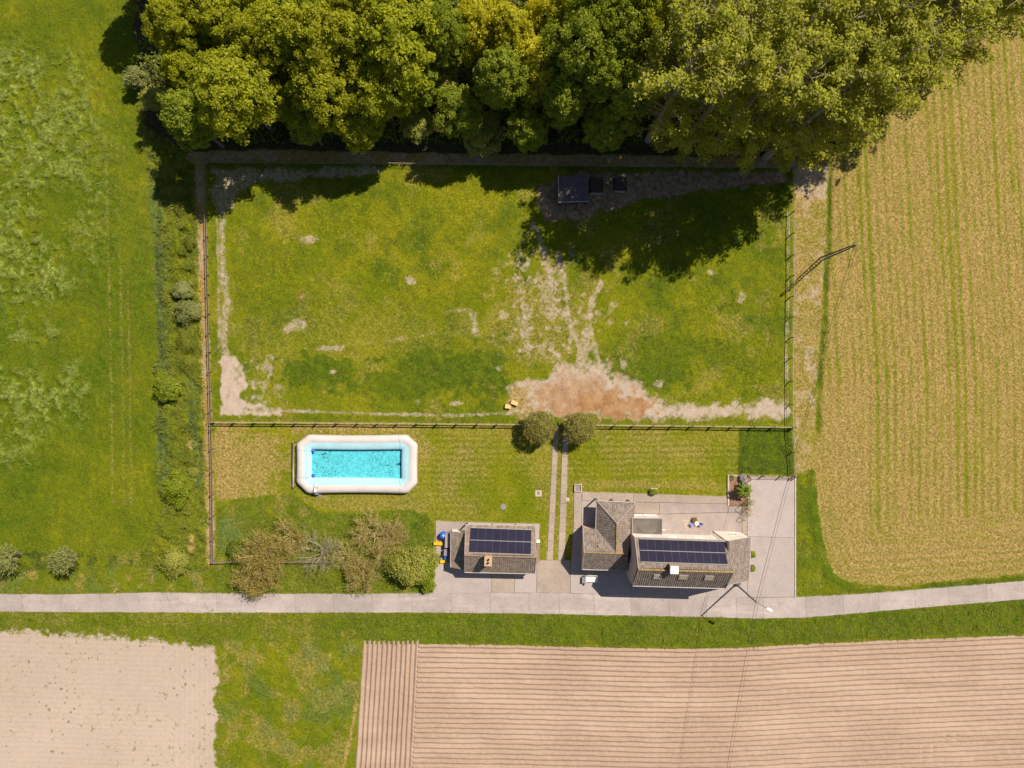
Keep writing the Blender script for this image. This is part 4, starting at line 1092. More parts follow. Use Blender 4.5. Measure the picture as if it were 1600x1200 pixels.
# ------------------------------------------------------------------ pool
def build_pool():
    pool = empty('inflatable_pool', W(557, 725), label='large inflatable pool with grey rim and turquoise water on the lawn', cat='pool')
    org = Vector(pool.location)
    outer = [(463.2, 693), (482, 678.6), (636.5, 678.6), (653.2, 694), (652.6, 755.5), (637, 771.3), (481, 771.3), (463.2, 754)]
    inner = [(487, 703.2), (488.4, 702), (626.8, 702), (628, 703.2), (627.6, 746.4), (626.4, 747.6), (489, 746.2), (487.6, 745)]
    NS = [8, 40, 8, 26, 8, 40, 8, 26]
    def loop(pts, h, sag):
        out = []
        for i in range(8):
            p = Vector((*pts[i], 0)); q = Vector((*pts[(i + 1) % 8], 0))
            for k in range(NS[i]):
                t = k / NS[i]; x = p.lerp(q, t)
                if i in (1, 5): x.y += (1 if i == 1 else -1) * sag * math.sin(math.pi * t) 
                if i in (3, 7): x.x += (-1 if i == 3 else 1) * sag * .5 * math.sin(math.pi * t)
                out.append(x)
        n = len(out); sm = []
        for i in range(n):      # round the corners a little
            a = Vector()
            for d in range(-1, 2): a += out[(i + d) % n]
            sm.append(a / 3)
        return sm
    lo, li = loop(outer, .6, 1.2), loop(inner, .6, 0.8)
    prof = [(0.05, 0.0), (0.015, .12), (0.0, .4), (0.02, .72), (0.08, .97), (0.17, 1.11), (0.28, 1.17), (0.40, 1.16), (0.53, 1.05), (0.56, 1.035), (0.66, 1.01), (0.78, .95), (0.89, .86), (0.96, .76), (1.0, .62), (1.005, .35), (1.005, .06)]
    n = len(lo); V = []
    for s, z in prof:
        for a, b in zip(lo, li):
            p = a.lerp(b, s); w = W(p.x, p.y, z * .6 + .1); V.append((w.x - org.x, w.y - org.y, z))
    V = np.array(V); i = np.arange(n); j = (i + 1) % n
    def band(r0, r1): return np.concatenate([np.stack([r * n + i, (r + 1) * n + i, (r + 1) * n + j, r * n + j], -1)[:, ::-1] for r in range(r0, r1)])
    link('rim', np_mesh('rim', V, band(0, 8), M['poolgrey'], True), pool)
    link('liner', np_mesh('liner', V, band(8, len(prof) - 1), M['poolblue'], True), pool)
    fl = V[(len(prof) - 1) * n:(len(prof)) * n]
    wl_ = V[(len(prof) - 3) * n:(len(prof) - 2) * n]
    MB().poly([(x, y, .062) for x, y, z in fl]).build('floor', M['poolfloor'], pool)
    MB().poly([(x, y, .60) for x, y, z in wl_]).build('water', M['water'], pool)
    # leaves on the pool floor
    m = MB(); rr = random.Random(5)
    x0, x1, y0, y1 = fl[:, 0].min(), fl[:, 0].max(), fl[:, 1].min(), fl[:, 1].max()
    def leaf(x, y, s):
        a = rr.uniform(0, 6.28); k = rr.randint(4, 6)
        m.poly([(x + s * rr.uniform(.5, 1.1) * math.cos(a + 6.283 * q / k), y + s * rr.uniform(.5, 1.1) * math.sin(a + 6.283 * q / k), .068 + rr.uniform(0, .01)) for q in range(k)])
    for _ in range(700):
        c = rr.random()
        x = x0 + (x1 - x0) * (rr.gauss(.15, .12) if c < .45 else rr.gauss(.80, .10) if c < .78 else rr.random()); y = y0 + (y1 - y0) * (.05 + .9 * rr.random())
        if x0 + .1 < x < x1 - .1: leaf(x, y, rr.choice((.03, .04, .05, .06, .085)))
    for _ in range(50): leaf(x1 - abs(rr.gauss(0.2, .35)) - .1, (y0 + y1) / 2 + rr.gauss(-.05, .10), .08)
    for cx_, cy_ in ((.12, .82), (.15, .84), (.84, .45)):
        for _ in range(12): leaf(x0 + (x1 - x0) * cx_ + rr.gauss(0, .12), y0 + (y1 - y0) * cy_ + rr.gauss(0, .1), .07)
    o = m.build('sunken_leaves', M['litter'], pool); o['kind'] = 'stuff'
    # eyelets on the liner
    for px in (484.5, 505, 526, 546.5, 567, 587, 607):
        for py, s in ((695, .66), (757.4, .68)):
            w = W(px, py, 1.0) - org; MB().lathe([(.05, 0), (.05, .02), (.03, .03)], (w.x, w.y, 1.015), 8).build('eyelet', M['alu'], pool)
    for py in (704, 726, 748):
        w = W(637.0, py, 1.0) - org; MB().lathe([(.05, 0), (.05, .02), (.03, .03)], (w.x, w.y, 1.01), 8).build('eyelet', M['alu'], pool)
    # ropes over the rim
    def rope(pts): MB().tube([(W(a, b, z * .6 + .1) - org) * Vector((1, 1, 0)) + Vector((0, 0, z + .02)) if False else Vector(((W(a, b, z * .6 + .1) - org).x, (W(a, b, z * .6 + .1) - org).y, z + .025)) for a, b, z in pts], .022, 5).build('rope', M['rope'], pool)
    rope([(463.2, 703.5, .45), (464.5, 703.3, .9), (469, 703.2, 1.16), (476, 703.5, 1.05), (484, 704.5, .92), (488, 705, .66)])
    rope([(463.2, 743, .4), (465, 744.5, .95), (470, 746, 1.17), (476, 746.8, 1.06), (482, 745.8, .98), (488, 744, .66)])
    rope([(623, 678.4, .5), (623.3, 681, 1.0), (624, 686, 1.17), (625.8, 692, 1.06), (625.6, 698, .95), (625, 703, .66)])
    rope([(625, 748, .7), (625.2, 752, .95), (626, 758, 1.05), (625.5, 765, 1.17), (624.8, 770, .9), (624.5, 771.6, .4)])
    for px, py, lab in ((489.5, 704.5, 'blue float ball in the upper left pool corner'), (489.5, 743, 'blue float ball in the lower left pool corner')):
        w = W(px, py, .6); o = empty('float', (w.x, w.y, .56), 0, lab, 'float')
        MB().lathe([(.02, -.16), (.17, -.12), (.24, 0), (.17, .13), (.02, .17)], (0, 0, .1), 12).build('ball', M['blue'], o, True); MB().lathe([(.27, .06), (.3, .1), (.27, .14)], (0, 0, 0), 14).build('ring', M['rope'], o, True)
    # cover roller
    o = empty('cover_roller', W(459, 724), 0, 'white cover roller tube left of the inflatable pool', 'roller')
    MB().tube([(.1, 3.2, .62), (.1, -3.5, .62)], .085, 10).build('tube', M['alu'], o, True)
    for y in (3.15, -3.45):
        MB().tube([(-.3, y, 0), (.1, y, .62), (.4, y, 0)], .03, 5).build('stand', M['iron'], o)
    # ladder
    o = empty('pool_ladder', W(498, 773.5), 0, 'grey A-frame pool ladder over the lower pool rim', 'ladder')
    for x in (-.30, .18):
        MB().tube([(x, 0, 0), (x, .35, 1.0), (x, .65, 1.62), (x + .02, 1.15, 1.62), (x + .05, 1.9, 1.05), (x + .05, 2.0, .3)], .035, 6).build('side_rail', M['alu'], o)
    for y, z in ((.1, .3), (.2, .6), (.33, .95)): MB().box((-.06, y, z), (.5, .2, .05)).build('tread', M['alu'], o)
    MB().box((-.05, .9, 1.5), (.44, .5, .05)).build('platform', M['white'], o); MB().box((-.05, -.05, .05), (.95, .4, .08)).build('foot_board', M['grey'], o)
    for y, z in ((1.5, 1.3), (1.75, 1.1)): MB().box((-.02, y, z), (.5, .18, .05)).build('tread', M['white'], o)
build_pool()

# ------------------------------------------------------------------ fences
POST = {}
def fence(name, pts, label, spacing=3.1, post_h=1.25, pw_=0.12, rails=((1.05, .13, .04), (.6, .10, .04)), mat='wood', rmat='rail', group=None, off=0.0, skip=()):
    P = [W(*p) for p in pts]
    root = empty(name, P[0], label=label, cat='fence')
    key = (post_h, pw_, mat)
    if key not in POST: 
        POST[key] = MB().box((0, 0, post_h / 2 - .1), (pw_, pw_, post_h + .2)).box((0, 0, post_h + .02), (pw_ * .8, pw_ * .8, .04)).mesh('post', [M[mat]])
    spots = []; acc = off
    for a, b in zip(P[:-1], P[1:]):
        L_ = (b - a).length; n = max(1, round(L_ / spacing))
        for i in range(n): spots.append(a.lerp(b, i / n))
    spots.append(P[-1])
    for k, s in enumerate(spots):
        o = link('post', POST[key], root); o.location = s - P[0]; o.rotation_euler = (R.uniform(-.03, .03), R.uniform(-.03, .03), R.uniform(-.1, .1))
    for (z, h, t) in rails:
        rk = ('rail', h, t, rmat)
        if rk not in POST: POST[rk] = MB().box((.5, 0, 0), (1, t, h)).mesh('rail', [M[rmat]])
        for k, (a, b) in enumerate(zip(spots[:-1], spots[1:])):
            if k in skip: continue
            d = b - a; o = link('rail', POST[rk], root); o.location = a - P[0] + Vector((0, 0, z + R.uniform(-.02, .02)))
            o.rotation_euler = (0, R.uniform(-.006, .006), math.atan2(d.y, d.x)); o.scale = (d.length * .995, 1, 1)
    return root

def build_fences():
    fence('paddock_fence', [(323, 250), (324.5, 340), (328.5, 520), (333.5, 700), (335.5, 876)], 'long wooden rail fence running down the left side of paddock and lawn', pw_=.18, rails=((1.12, .10, .06), (.62, .12, .05)), rmat='wood')
    fence('paddock_fence', [(335.5, 659), (560, 660.5), (808, 662.5), (868, 663)], 'wooden rail fence between paddock and the lawn with the pool', post_h=1.4, pw_=.2, rails=((1.22, .08, .14), (.62, .14, .05)))
    fence('paddock_fence', [(890, 663), (930, 663.5), (1080, 665), (1238, 667)], 'wooden rail fence between paddock and lawn, right of the gate', post_h=1.4, pw_=.2, rails=((1.22, .08, .14), (.62, .14, .05)))
    fence('paddock_fence', [(323, 256), (600, 258), (870, 261), (1238, 264)], 'wire and post fence along the wood edge behind the paddock', pw_=.12, rails=((1.1, .06, .05), (.6, .05, .03)))
    fence('paddock_fence', [(1237, 266), (1236, 400), (1234, 560), (1234, 668), (1239, 744)], 'post and rail fence down the right side of the paddock by the field track', post_h=1.45, pw_=.11, rails=((1.36, .05, .09), (.8, .05, .03)))
    fence('garden_fence', [(335.5, 877), (376, 875.5), (480, 876), (600, 877.5), (676, 879)], 'low weathered fence through the old shrubs beside the road', post_h=1.1, rails=((.95, .09, .1), (.5, .1, .05)), rmat='wood')
    fence('parking_fence', [(1167, 743), (1190, 743.7), (1218, 744.4), (1242, 745)], 'short post fence at the top edge of the parking area', spacing=2.0, post_h=1.15, rails=((1.0, .05, .03), (.55, .05, .03)), mat='darkwood', rmat='darkwood')
    P = W(868.5, 663); o = empty('field_gate', P, RZ, 'dark metal gate between the two round-headed trees', 'gate')
    for x in (0.05, 2.0): MB().box((x, 0, .7), (.09, .09, 1.4)).build('gate_post', M['darkwood'], o)
    for z in (.25, .5, .75, 1.0, 1.25): MB().tube([(.1, 0, z), (1.95, 0, z)], .03, 6).build('bar', M['iron'], o)
    MB().tube([(.1, 0, .25), (1.95, 0, 1.25)], .025, 6).build('brace', M['iron'], o)
build_fences()

# ------------------------------------------------------------------ poles and cables
def build_poles():
    b = W(1283.5, 404.5); o = empty('power_pole', b, 0, 'tall dark ladder-sided concrete power pole at the stubble field edge', 'power pole')
    h = 10.4; u = Vector((.8, -.6, 0)); vv = Vector((.6, .8, 0)); z = Vector((0, 0, 1))
    for s in (-1, 1):
        MB().tube([u * s * .26, u * s * .12 + z * h], [.13, .09], 4).build('shaft', M['polec'], o)
    for k in range(16):
        f = (k + .6) / 16.5; w = .26 * (1 - f) + .12 * f; MB().tube([u * -w + z * h * f, u * w + z * h * f], .055, 4).build('rung', M['polec'], o)
    MB().obox(z * (h - .25), u, vv, z, (-.2, .2), (-.06, .06), (0, .35)).build('pole_head', M['polec'], o)
    MB().lathe([(.09, 0), (.14, .06), (.10, .16), (.14, .22), (.06, .3)], tuple(z * (h - 1.9) + u * .25), 10).build('insulator', M['white'], o, True)
    MB().lathe([(.06, 0), (.10, .06), (.07, .16), (.03, .22)], tuple(z * (h + .1)), 10).build('insulator', M['alu'], o, True)
    top1 = b + z * (h + .15)
    b2 = W(1150, 912.5); q = empty('street_lamp', b2, 0, 'slim street lamp with white head standing at the front corner of the annexe', 'street lamp')
    h2 = 9.0; e = W(1203, 952.5, 9.2) - b2; e.z = 9.25
    MB().tube([(0, 0, 0), (0, 0, h2 * .6), (0, 0, h2)], [.13, .11, .09], 8).build('pole', M['polec'], q)
    MB().tube([(0, 0, h2 - .15), (e.x * .35, e.y * .35, 9.15), (e.x * .9, e.y * .9, 9.25)], .04, 6).build('arm', M['polec'], q)
    d = Vector((e.x, e.y, 0)).normalized(); s = Vector((-d.y, d.x, 0))
    MB().obox(Vector((e.x, e.y, 9.22)), d, s, z, (-.5, .35), (-.15, .15), (-.07, .1)).build('lamp_head', M['white'], q)
    MB().lathe([(.22, 0), (.22, .5), (.16, .6)], (0, 0, 0), 10).build('base', M['polec'], q)
    MB().box((.45, .1, .35), (.35, .25, .7)).build('service_box', M['grey'], q)
    top2 = b2 + z * 9.0
    far = W(1118, 1330, 8.6)
    for k, (dx, r) in enumerate(((-.16, .024), (.22, .014))):
        m = MB(); pts = []
        for (p, q_) in ((top1, top2), (top2, far)):
            for i in range(25):
                t = i / 24; x = p.lerp(q_, t); x.z -= 4 * t * (1 - t) * (p - q_).length * .014; x.x += dx; pts.append(x)
        o = m.tube(pts, r, 5).build('overhead_cable', M['iron'])
        tag(o, ('thicker dark overhead cable from power pole past the street lamp', 'thin dark overhead cable, right of the thicker one')[k], 'cable')
build_poles()

# ------------------------------------------------------------------ things about the house and paddock
def build_small():
    # garden bench
    o = empty('garden_bench', W(923.5, 903), RZ, 'white slatted garden bench with armrests in front of the wing', 'bench')
    for i in range(5): MB().box((0, -.42 + i * .17, .45), (1.55, .14, .04)).build('seat_slat', M['white'], o)
    for i in range(4): MB().box((0, .50 + .045 * i, .58 + i * .14), (1.55, .04, .12)).build('back_slat', M['white'], o)
    for s in (-1, 1):
        MB().box((s * .82, 0, .68), (.10, 1.15, .06)).build('armrest', M['white'], o)
        MB().tube([(s * .82, -.5, 0), (s * .82, -.5, .66)], .04, 6).build('leg', M['iron'], o); MB().tube([(s * .82, .5, 0), (s * .82, .66, 1.12)], .04, 6).build('leg', M['iron'], o)
    a = empty('wheelbarrow', W(912.5, 905.5), RZ, 'small dark wheelbarrow beside the white garden bench', 'wheelbarrow')
    m = MB(); m.box((0, .05, .42), (.55, .75, .3), taper=1.25); m.build('tray', M['grey'], a)
    for s in (-1, 1): MB().tube([(s * .3, .7, .5), (s * .28, -.2, .3), (0.05 * s, -.62, .2)], .03, 5).build('handle', M['iron'], a); MB().tube([(s * .3, .45, .4), (s * .34, .5, 0)], .025, 5).build('leg', M['iron'], a)
    MB().tube([(-.05, -.62, .2), (.05, -.62, .2)], .2, 14).build('wheel', M['iron'], a)
    # folding chairs on the terrace
    for px, py, rz, lab in ((1080.5, 820, .5, 'blue folding chair on the terrace, left of the other'), (1093.5, 819.5, -.5, 'blue folding chair on the terrace nearest the parking area')):
        c = empty('folding_chair', W(px, py), rz, lab, 'chair')
        MB().box((0, 0, .42), (.48, .46, .035)).build('seat', M['chairblue'], c); b = MB(); b.obox(Vector((0, .24, .42)), Vector((1, 0, 0)), Vector((0, .3, .95)).normalized(), Vector((0, -.95, .3)), (-.24, .24), (.05, .5), (0, .03)); b.build('backrest', M['chairblue'], c)
        for s in (-1, 1): MB().tube([(s * .24, -.22, 0), (s * .24, .24, .5), (s * .24, .4, .9)], .016, 5).build('frame', M['alu'], c); MB().tube([(s * .22, .3, 0), (s * .22, -.2, .44)], .016, 5).build('leg', M['alu'], c)
    t = empty('side_table', W(1087, 817), 0, 'small round terrace table between the blue chairs', 'table')
    MB().lathe([(.3, .5), (.32, .52), (.3, .545)], n=14).build('top', M['white'], t); MB().tube([(0, 0, 0), (0, 0, .5)], .03, 6).build('stem', M['alu'], t); MB().lathe([(.18, 0), (.16, .03)], n=12).build('foot', M['alu'], t)
    d = MB().prism([W(1066, 812), W(1076, 812), W(1072, 826)], .064, .075).build('terrace_mat', M['kerb']); tag(d, 'pale triangular mat lying on the terrace left of the chairs', 'mat')
    # straw bales
    for px, py, rz, sx, lab in ((793.5, 635, -.1, .85, 'straw bale at the edge of the bare patch, left of two'), (804, 629.5, -.35, 1.1, 'larger straw bale lying askew, right of two')):
        s = empty('straw_bale', W(px, py), rz, lab, 'bale'); MB().box((0, 0, .25), (sx, .6, .5), taper=.97).build('straw', M['straw'], s)
        for x in (-.2, .2): MB().box((x, 0, .256), (.02, .62, .50)).build('twine', M['yellow'], s)
    # covers in the lawn
    def cover(px, py, s, lab, inner=True):
        c = empty('manhole_cover', W(px, py), RZ, lab, 'cover'); MB().box((0, 0, .02), (s, s, .08)).build('frame', M['kerb'], c)
        if inner: MB().box((0, 0, .05), (s * .45, s * .45, .05)).build('lid', M['stone'], c)
    cover(841.3, 770.8, .95, 'square pale manhole cover in the lawn left of the wheel tracks'); cover(887, 780.5, .55, 'small square pale paver beside the right wheel track', False)
    c = empty('drain_cover', W(786, 792), 0, 'round grey drain cover in the lawn above the garage', 'cover'); MB().lathe([(.46, -.05), (.46, .05), (.40, .06)], n=20).build('ring', M['stone'], c); MB().lathe([(.36, 0), (.36, .065), (.3, .07)], n=20).build('lid', M['grey'], c)
    c = empty('planter_box', W(903, 762), RZ, 'grey square planter box at the terrace corner nearest the wheel tracks', 'planter')
    for s in (-1, 1): MB().box((s * .5, 0, .15), (.12, 1.1, .35)).build('side', M['kerb'], c); MB().box((0, s * .5, .149), (.88, .12, .35)).build('side', M['kerb'], c)
    MB().box((0, 0, .08), (.9, .9, .2)).build('soil', M['stone'], c)
    # garden bed in the terrace corner
    b = empty('garden_bed', W(1150, 766), 0, 'brown soil garden bed with pale kerb in the terrace corner', 'garden bed')
    O = Vector(b.location)
    def pl(pts): return [W(*p) - O for p in pts]
    MB().prism(pl([(1139, 744), (1167, 745), (1167, 790), (1139, 790)]), -.05, .09).build('soil', M['earth'], b)
    for pts in ([(1136.6, 741.6), (1139, 741.6), (1139, 775), (1136.6, 775)], [(1139.2, 741.6), (1167, 742.4), (1167, 744.6), (1139.2, 743.8)], [(1136.6, 775.2), (1139, 775.2), (1139, 790), (1136.6, 790)]): MB().prism(pl(pts), -.05, .17).build('kerb', M['kerb'], b)
    r = random.Random(4); m = MB()
    p = W(1160.5, 748); s = empty('boulder', p, .4, 'dark rounded boulder at the top of the garden bed', 'boulder')
    m.lathe([(.05, 0), (.62, .05), (.7, .35), (.52, .7), (.2, .85), (.02, .88)], n=9); m.v = [(x * r.uniform(.85, 1.15), y * 1.15 * r.uniform(.85, 1.15), z * r.uniform(.9, 1.1)) for x, y, z in m.v]; m.build('stone', M['stone'], s)
    p = W(1169, 748.5); s = empty('flower_pot', p, 0, 'round terracotta pot right of the boulder by the garden bed', 'pot'); MB().lathe([(.2, 0), (.32, .4), (.34, .46), (.28, .46), (.24, .36)], n=16).build('pot', M['terracotta'], s, True); MB().lathe([(.27, .38), (.2, .40)], n=14).build('soil', M['earth'], s)
    # plant frames south of the bed
    for px, py, hh, sx, rz, lab in ((1167.5, 779, 1.7, 1.0, 2.45, 'bent dark plant frame nearest the garden bed'), (1166, 795, 1.6, 1.1, 2.55, 'bent dark plant frame in the middle of the three'), (1162, 812, 1.0, .7, 2.7, 'smallest bent dark plant frame nearest the annexe')):
        f = empty('plant_frame', W(px, py), 0, lab, 'plant frame'); dx, dy = sx * math.cos(rz), sx * math.sin(rz)
        MB().tube([(0, 0, 0), (0, 0, hh)], .04, 5).build('upright', M['darkwood'], f); MB().tube([(dx, dy, 0), (dx, dy, hh)], .04, 5).build('upright', M['darkwood'], f); MB().tube([(-.02, 0, hh), (dx, dy, hh)], .035, 5).build('cross_bar', M['darkwood'], f)
M['chairblue'] = simple('faded_blue_fabric', (0.20, 0.22, 0.48), .8, .15, 6)
build_small()
# ------------------------------------------------------------------ vegetation
def leaf_quads(C, Nn, size, rg, aspect=0.62, tang=None):
    """rhombic leaves at C with normals Nn; returns V, Q"""
    n = len(C)
    Nn = Nn / (np.linalg.norm(Nn, axis=1, keepdims=True) + 1e-9)
    t = rg.normal(size=(n, 3)) if tang is None else tang
    t = t - (t * Nn).sum(1, keepdims=True) * Nn; t /= (np.linalg.norm(t, axis=1, keepdims=True) + 1e-9)
    b = np.cross(Nn, t); s = np.asarray(size).reshape(-1, 1) * np.ones((n, 1))
    V = np.stack([C + t * s, C + b * s * aspect, C - t * s, C - b * s * aspect], 1).reshape(-1, 3)
    return V, np.arange(4 * n).reshape(n, 4)

def rnd_dirs(n, rg):
    d = rg.normal(size=(n, 3)); return d / np.linalg.norm(d, axis=1, keepdims=True)

def crown_mesh(name, mat, seed, r, z0, z1, clumps=110, per=110, leaf=0.24, csize=(0.55, 1.45), squash=0.5, inner=0.55, tilt=0.5, lobes=5, droop=0.0, topbias=0.15):
    """leafy crown: sprays of leaves over an uneven, lobed volume"""
    rg = np.random.default_rng(seed)
    c0 = np.array([0, 0, (z0 + z1) / 2]); ax = np.array([r, r, (z1 - z0) / 2])
    d = rnd_dirs(clumps, rg); d[:, 2] = np.clip(d[:, 2] + topbias, -1, 1.2); d /= np.linalg.norm(d, axis=1, keepdims=True)
    # lobed outline
    ld = rnd_dirs(lobes, rg); ld[:, 2] *= .5
    lob = 0.64 + 0.48 * np.max((d @ ld.T).clip(0, 1) ** 3, axis=1) + rg.normal(0, .05, clumps)
    rad = (inner + (1 - inner) * rg.random(clumps) ** 0.45) * lob
    cc = c0 + d * ax * rad[:, None]
    cs = rg.uniform(*csize, clumps)
    ci = np.repeat(np.arange(clumps), per); n = len(ci)
    q = rnd_dirs(n, rg) * (rg.random(n) ** 0.4)[:, None]
    q[:, 2] = q[:, 2] * squash
    P = cc[ci] + q * cs[ci][:, None]
    if droop: P[:, 2] -= droop * (np.linalg.norm(P[:, :2], axis=1) / r) ** 2
    out = P - (c0 - np.array([0, 0, ax[2] * .3])); out /= np.linalg.norm(out, axis=1, keepdims=True)
    Nn = rg.normal(size=(n, 3)) * tilt + out * 0.6 + np.array([0, 0, 0.7])
    V, Q = leaf_quads(P, Nn, leaf * rg.uniform(.6, 1.25, n), rg)
    cr = rg.random(clumps)
    me = np_mesh(name, V, Q, mat, False, face_attr={'rnd': np.clip(0.55 * rg.random(n) + 0.45 * cr[ci], 0, 1)})
    return me, cc

def willow_crown(name, mat, seed, r, z0, z1, strands=900, per=26):
    rg = np.random.default_rng(seed)
    a = rg.uniform(0, 2 * np.pi, strands); u = rg.random(strands) ** .6
    lob = 0.75 + .25 * np.sin(a * 3 + seed) * np.cos(a * 2)
    sr = r * u * lob * .9; sz = z0 + (z1 - z0) * (1 - .55 * u ** 2) + rg.normal(0, .5, strands)
    ln = rg.uniform(1.6, 4.2, strands)
    t = np.tile(np.linspace(0, 1, per), strands); i = np.repeat(np.arange(strands), per); n = len(i)
    rr = sr[i] + t * (0.55 + .4 * u[i]) * ln[i] * .55; zz = sz[i] - (t ** 1.6) * ln[i] * .85
    aa = a[i] + (t * rg.normal(0, .08, strands)[i])
    P = np.stack([rr * np.cos(aa), rr * np.sin(aa), zz], -1) + rg.normal(0, .13, (n, 3))
    tang = np.stack([np.cos(aa), np.sin(aa), -0.9 * t - .15], -1) + rg.normal(0, .25, (n, 3))
    Nn = rg.normal(size=(n, 3)) * .6 + np.array([0, 0, 1.0])
    V, Q = leaf_quads(P, Nn, .30 * rg.uniform(.6, 1.2, n), rg, .34, tang)
    cr = rg.random(strands)
    return np_mesh(name, V, Q, mat, False, face_attr={'rnd': np.clip(.5 * rg.random(n) + .5 * cr[i], 0, 1)})

def trunk_mesh(name, mat, seed, h, r0, tips, n_limb=14, start=.3):
    rg = random.Random(seed); m = MB()
    top = Vector((rg.uniform(-.5, .5), rg.uniform(-.5, .5), h))
    m.tube([(0, 0, -.2), (0, 0, h * .15), Vector((0, 0, h * .5)) + top * .02, top * .5 + Vector((0, 0, h * .25)), top], [r0 * 1.25, r0, r0 * .7, r0 * .45, r0 * .08], 7)
    idx = list(range(len(tips))); rg.shuffle(idx)
    for k in idx[:n_limb]:
        t = Vector(tips[k]); zb = max(h * start, min(t.z * .75, h * .9)) * rg.uniform(.75, 1.0)
        b = Vector((0, 0, zb)); mid = b.lerp(t, .5) + Vector((rg.uniform(-.3, .3), rg.uniform(-.3, .3), .25))
        m.tube([b, mid, t], [r0 * .32, r0 * .18, r0 * .05], 5)
    return m.mesh(name, [mat])

def poplar_proto(seed, h=31, r=5.6):
    """tall poplar: steep limbs, sprays along them and pale twigs showing between"""
    rg = np.random.default_rng(seed); rp = random.Random(seed); m = MB()
    m.tube([(0, 0, -.2), (0, 0, h * .3), (.2, .1, h * .65), (.1, 0, h * .97)], [.55, .42, .24, .05], 8)
    CC = []; CS = []
    for k in range(44):
        f = rp.uniform(.12, .95); z = h * f; a = k * 2.39996 + rp.uniform(-.4, .4)
        rr = r * (1 - .75 * max(0, (f - .45) / .55) ** 1.5) * (0.65 + .35 * min(1, (f - .05) / .25)) * rp.uniform(.75, 1.12)
        dz = rr * rp.uniform(.65, 1.25)
        p0 = Vector((0, 0, z)); p2 = Vector((math.cos(a) * rr, math.sin(a) * rr, min(z + dz, h + .6))); p1 = p0.lerp(p2, .5) + Vector((math.cos(a) * .25, math.sin(a) * .25, -.3))
        m.tube([p0, p1, p2], [.11, .07, .02], 4, cap=False)
        for t in (.35, .55, .72, .86, 1.0):
            c = p0.lerp(p1, t * 2) if t < .5 else p1.lerp(p2, t * 2 - 1)
            CC.append(tuple(c + Vector((rp.gauss(0, .35), rp.gauss(0, .35), rp.gauss(0, .3))))); CS.append(rp.uniform(.5, 1.15))
            if rp.random() < .45:
                tw = c + Vector((rp.gauss(0, .9), rp.gauss(0, .9), rp.uniform(.5, 1.3))); m.tube([c, c.lerp(tw, .5) + Vector((.1, 0, .1)), tw], [.045, .035, .015], 3, cap=False)
    CC = np.array(CC); CS = np.array(CS); per = 46; ci = np.repeat(np.arange(len(CC)), per); n = len(ci)
    q = rnd_dirs(n, rg) * (rg.random(n) ** .45)[:, None]; q[:, 2] *= .6
    P = CC[ci] + q * CS[ci][:, None]
    Nn = rg.normal(size=(n, 3)) * .5 + np.array([0.1, 0.1, .75]) + q * .5
    V, Q = leaf_quads(P, Nn, .175 * rg.uniform(.6, 1.3, n), rg, .7); cr = rg.random(len(CC))
    cm = np_mesh('crown', V, Q, M['poplar'], False, face_attr={'rnd': np.clip(.5 * rg.random(n) + .5 * cr[ci], 0, 1)})
    return cm, m.mesh('trunk', [M['palebark']])

def tree(name, label, cat, loc, rz, sc, crown, trunk, group=None, crown_mat=None):
    o = empty(name, loc, rz, label, cat, group); o.scale = sc if hasattr(sc, '__len__') else (sc, sc, sc)
    link('trunk', trunk, o); link('crown', crown, o)
    return o

ORD = ['first', 'second', 'third', 'fourth', 'fifth', 'sixth', 'seventh', 'eighth', 'ninth', 'tenth', 'eleventh', 'twelfth', 'thirteenth', 'fourteenth']

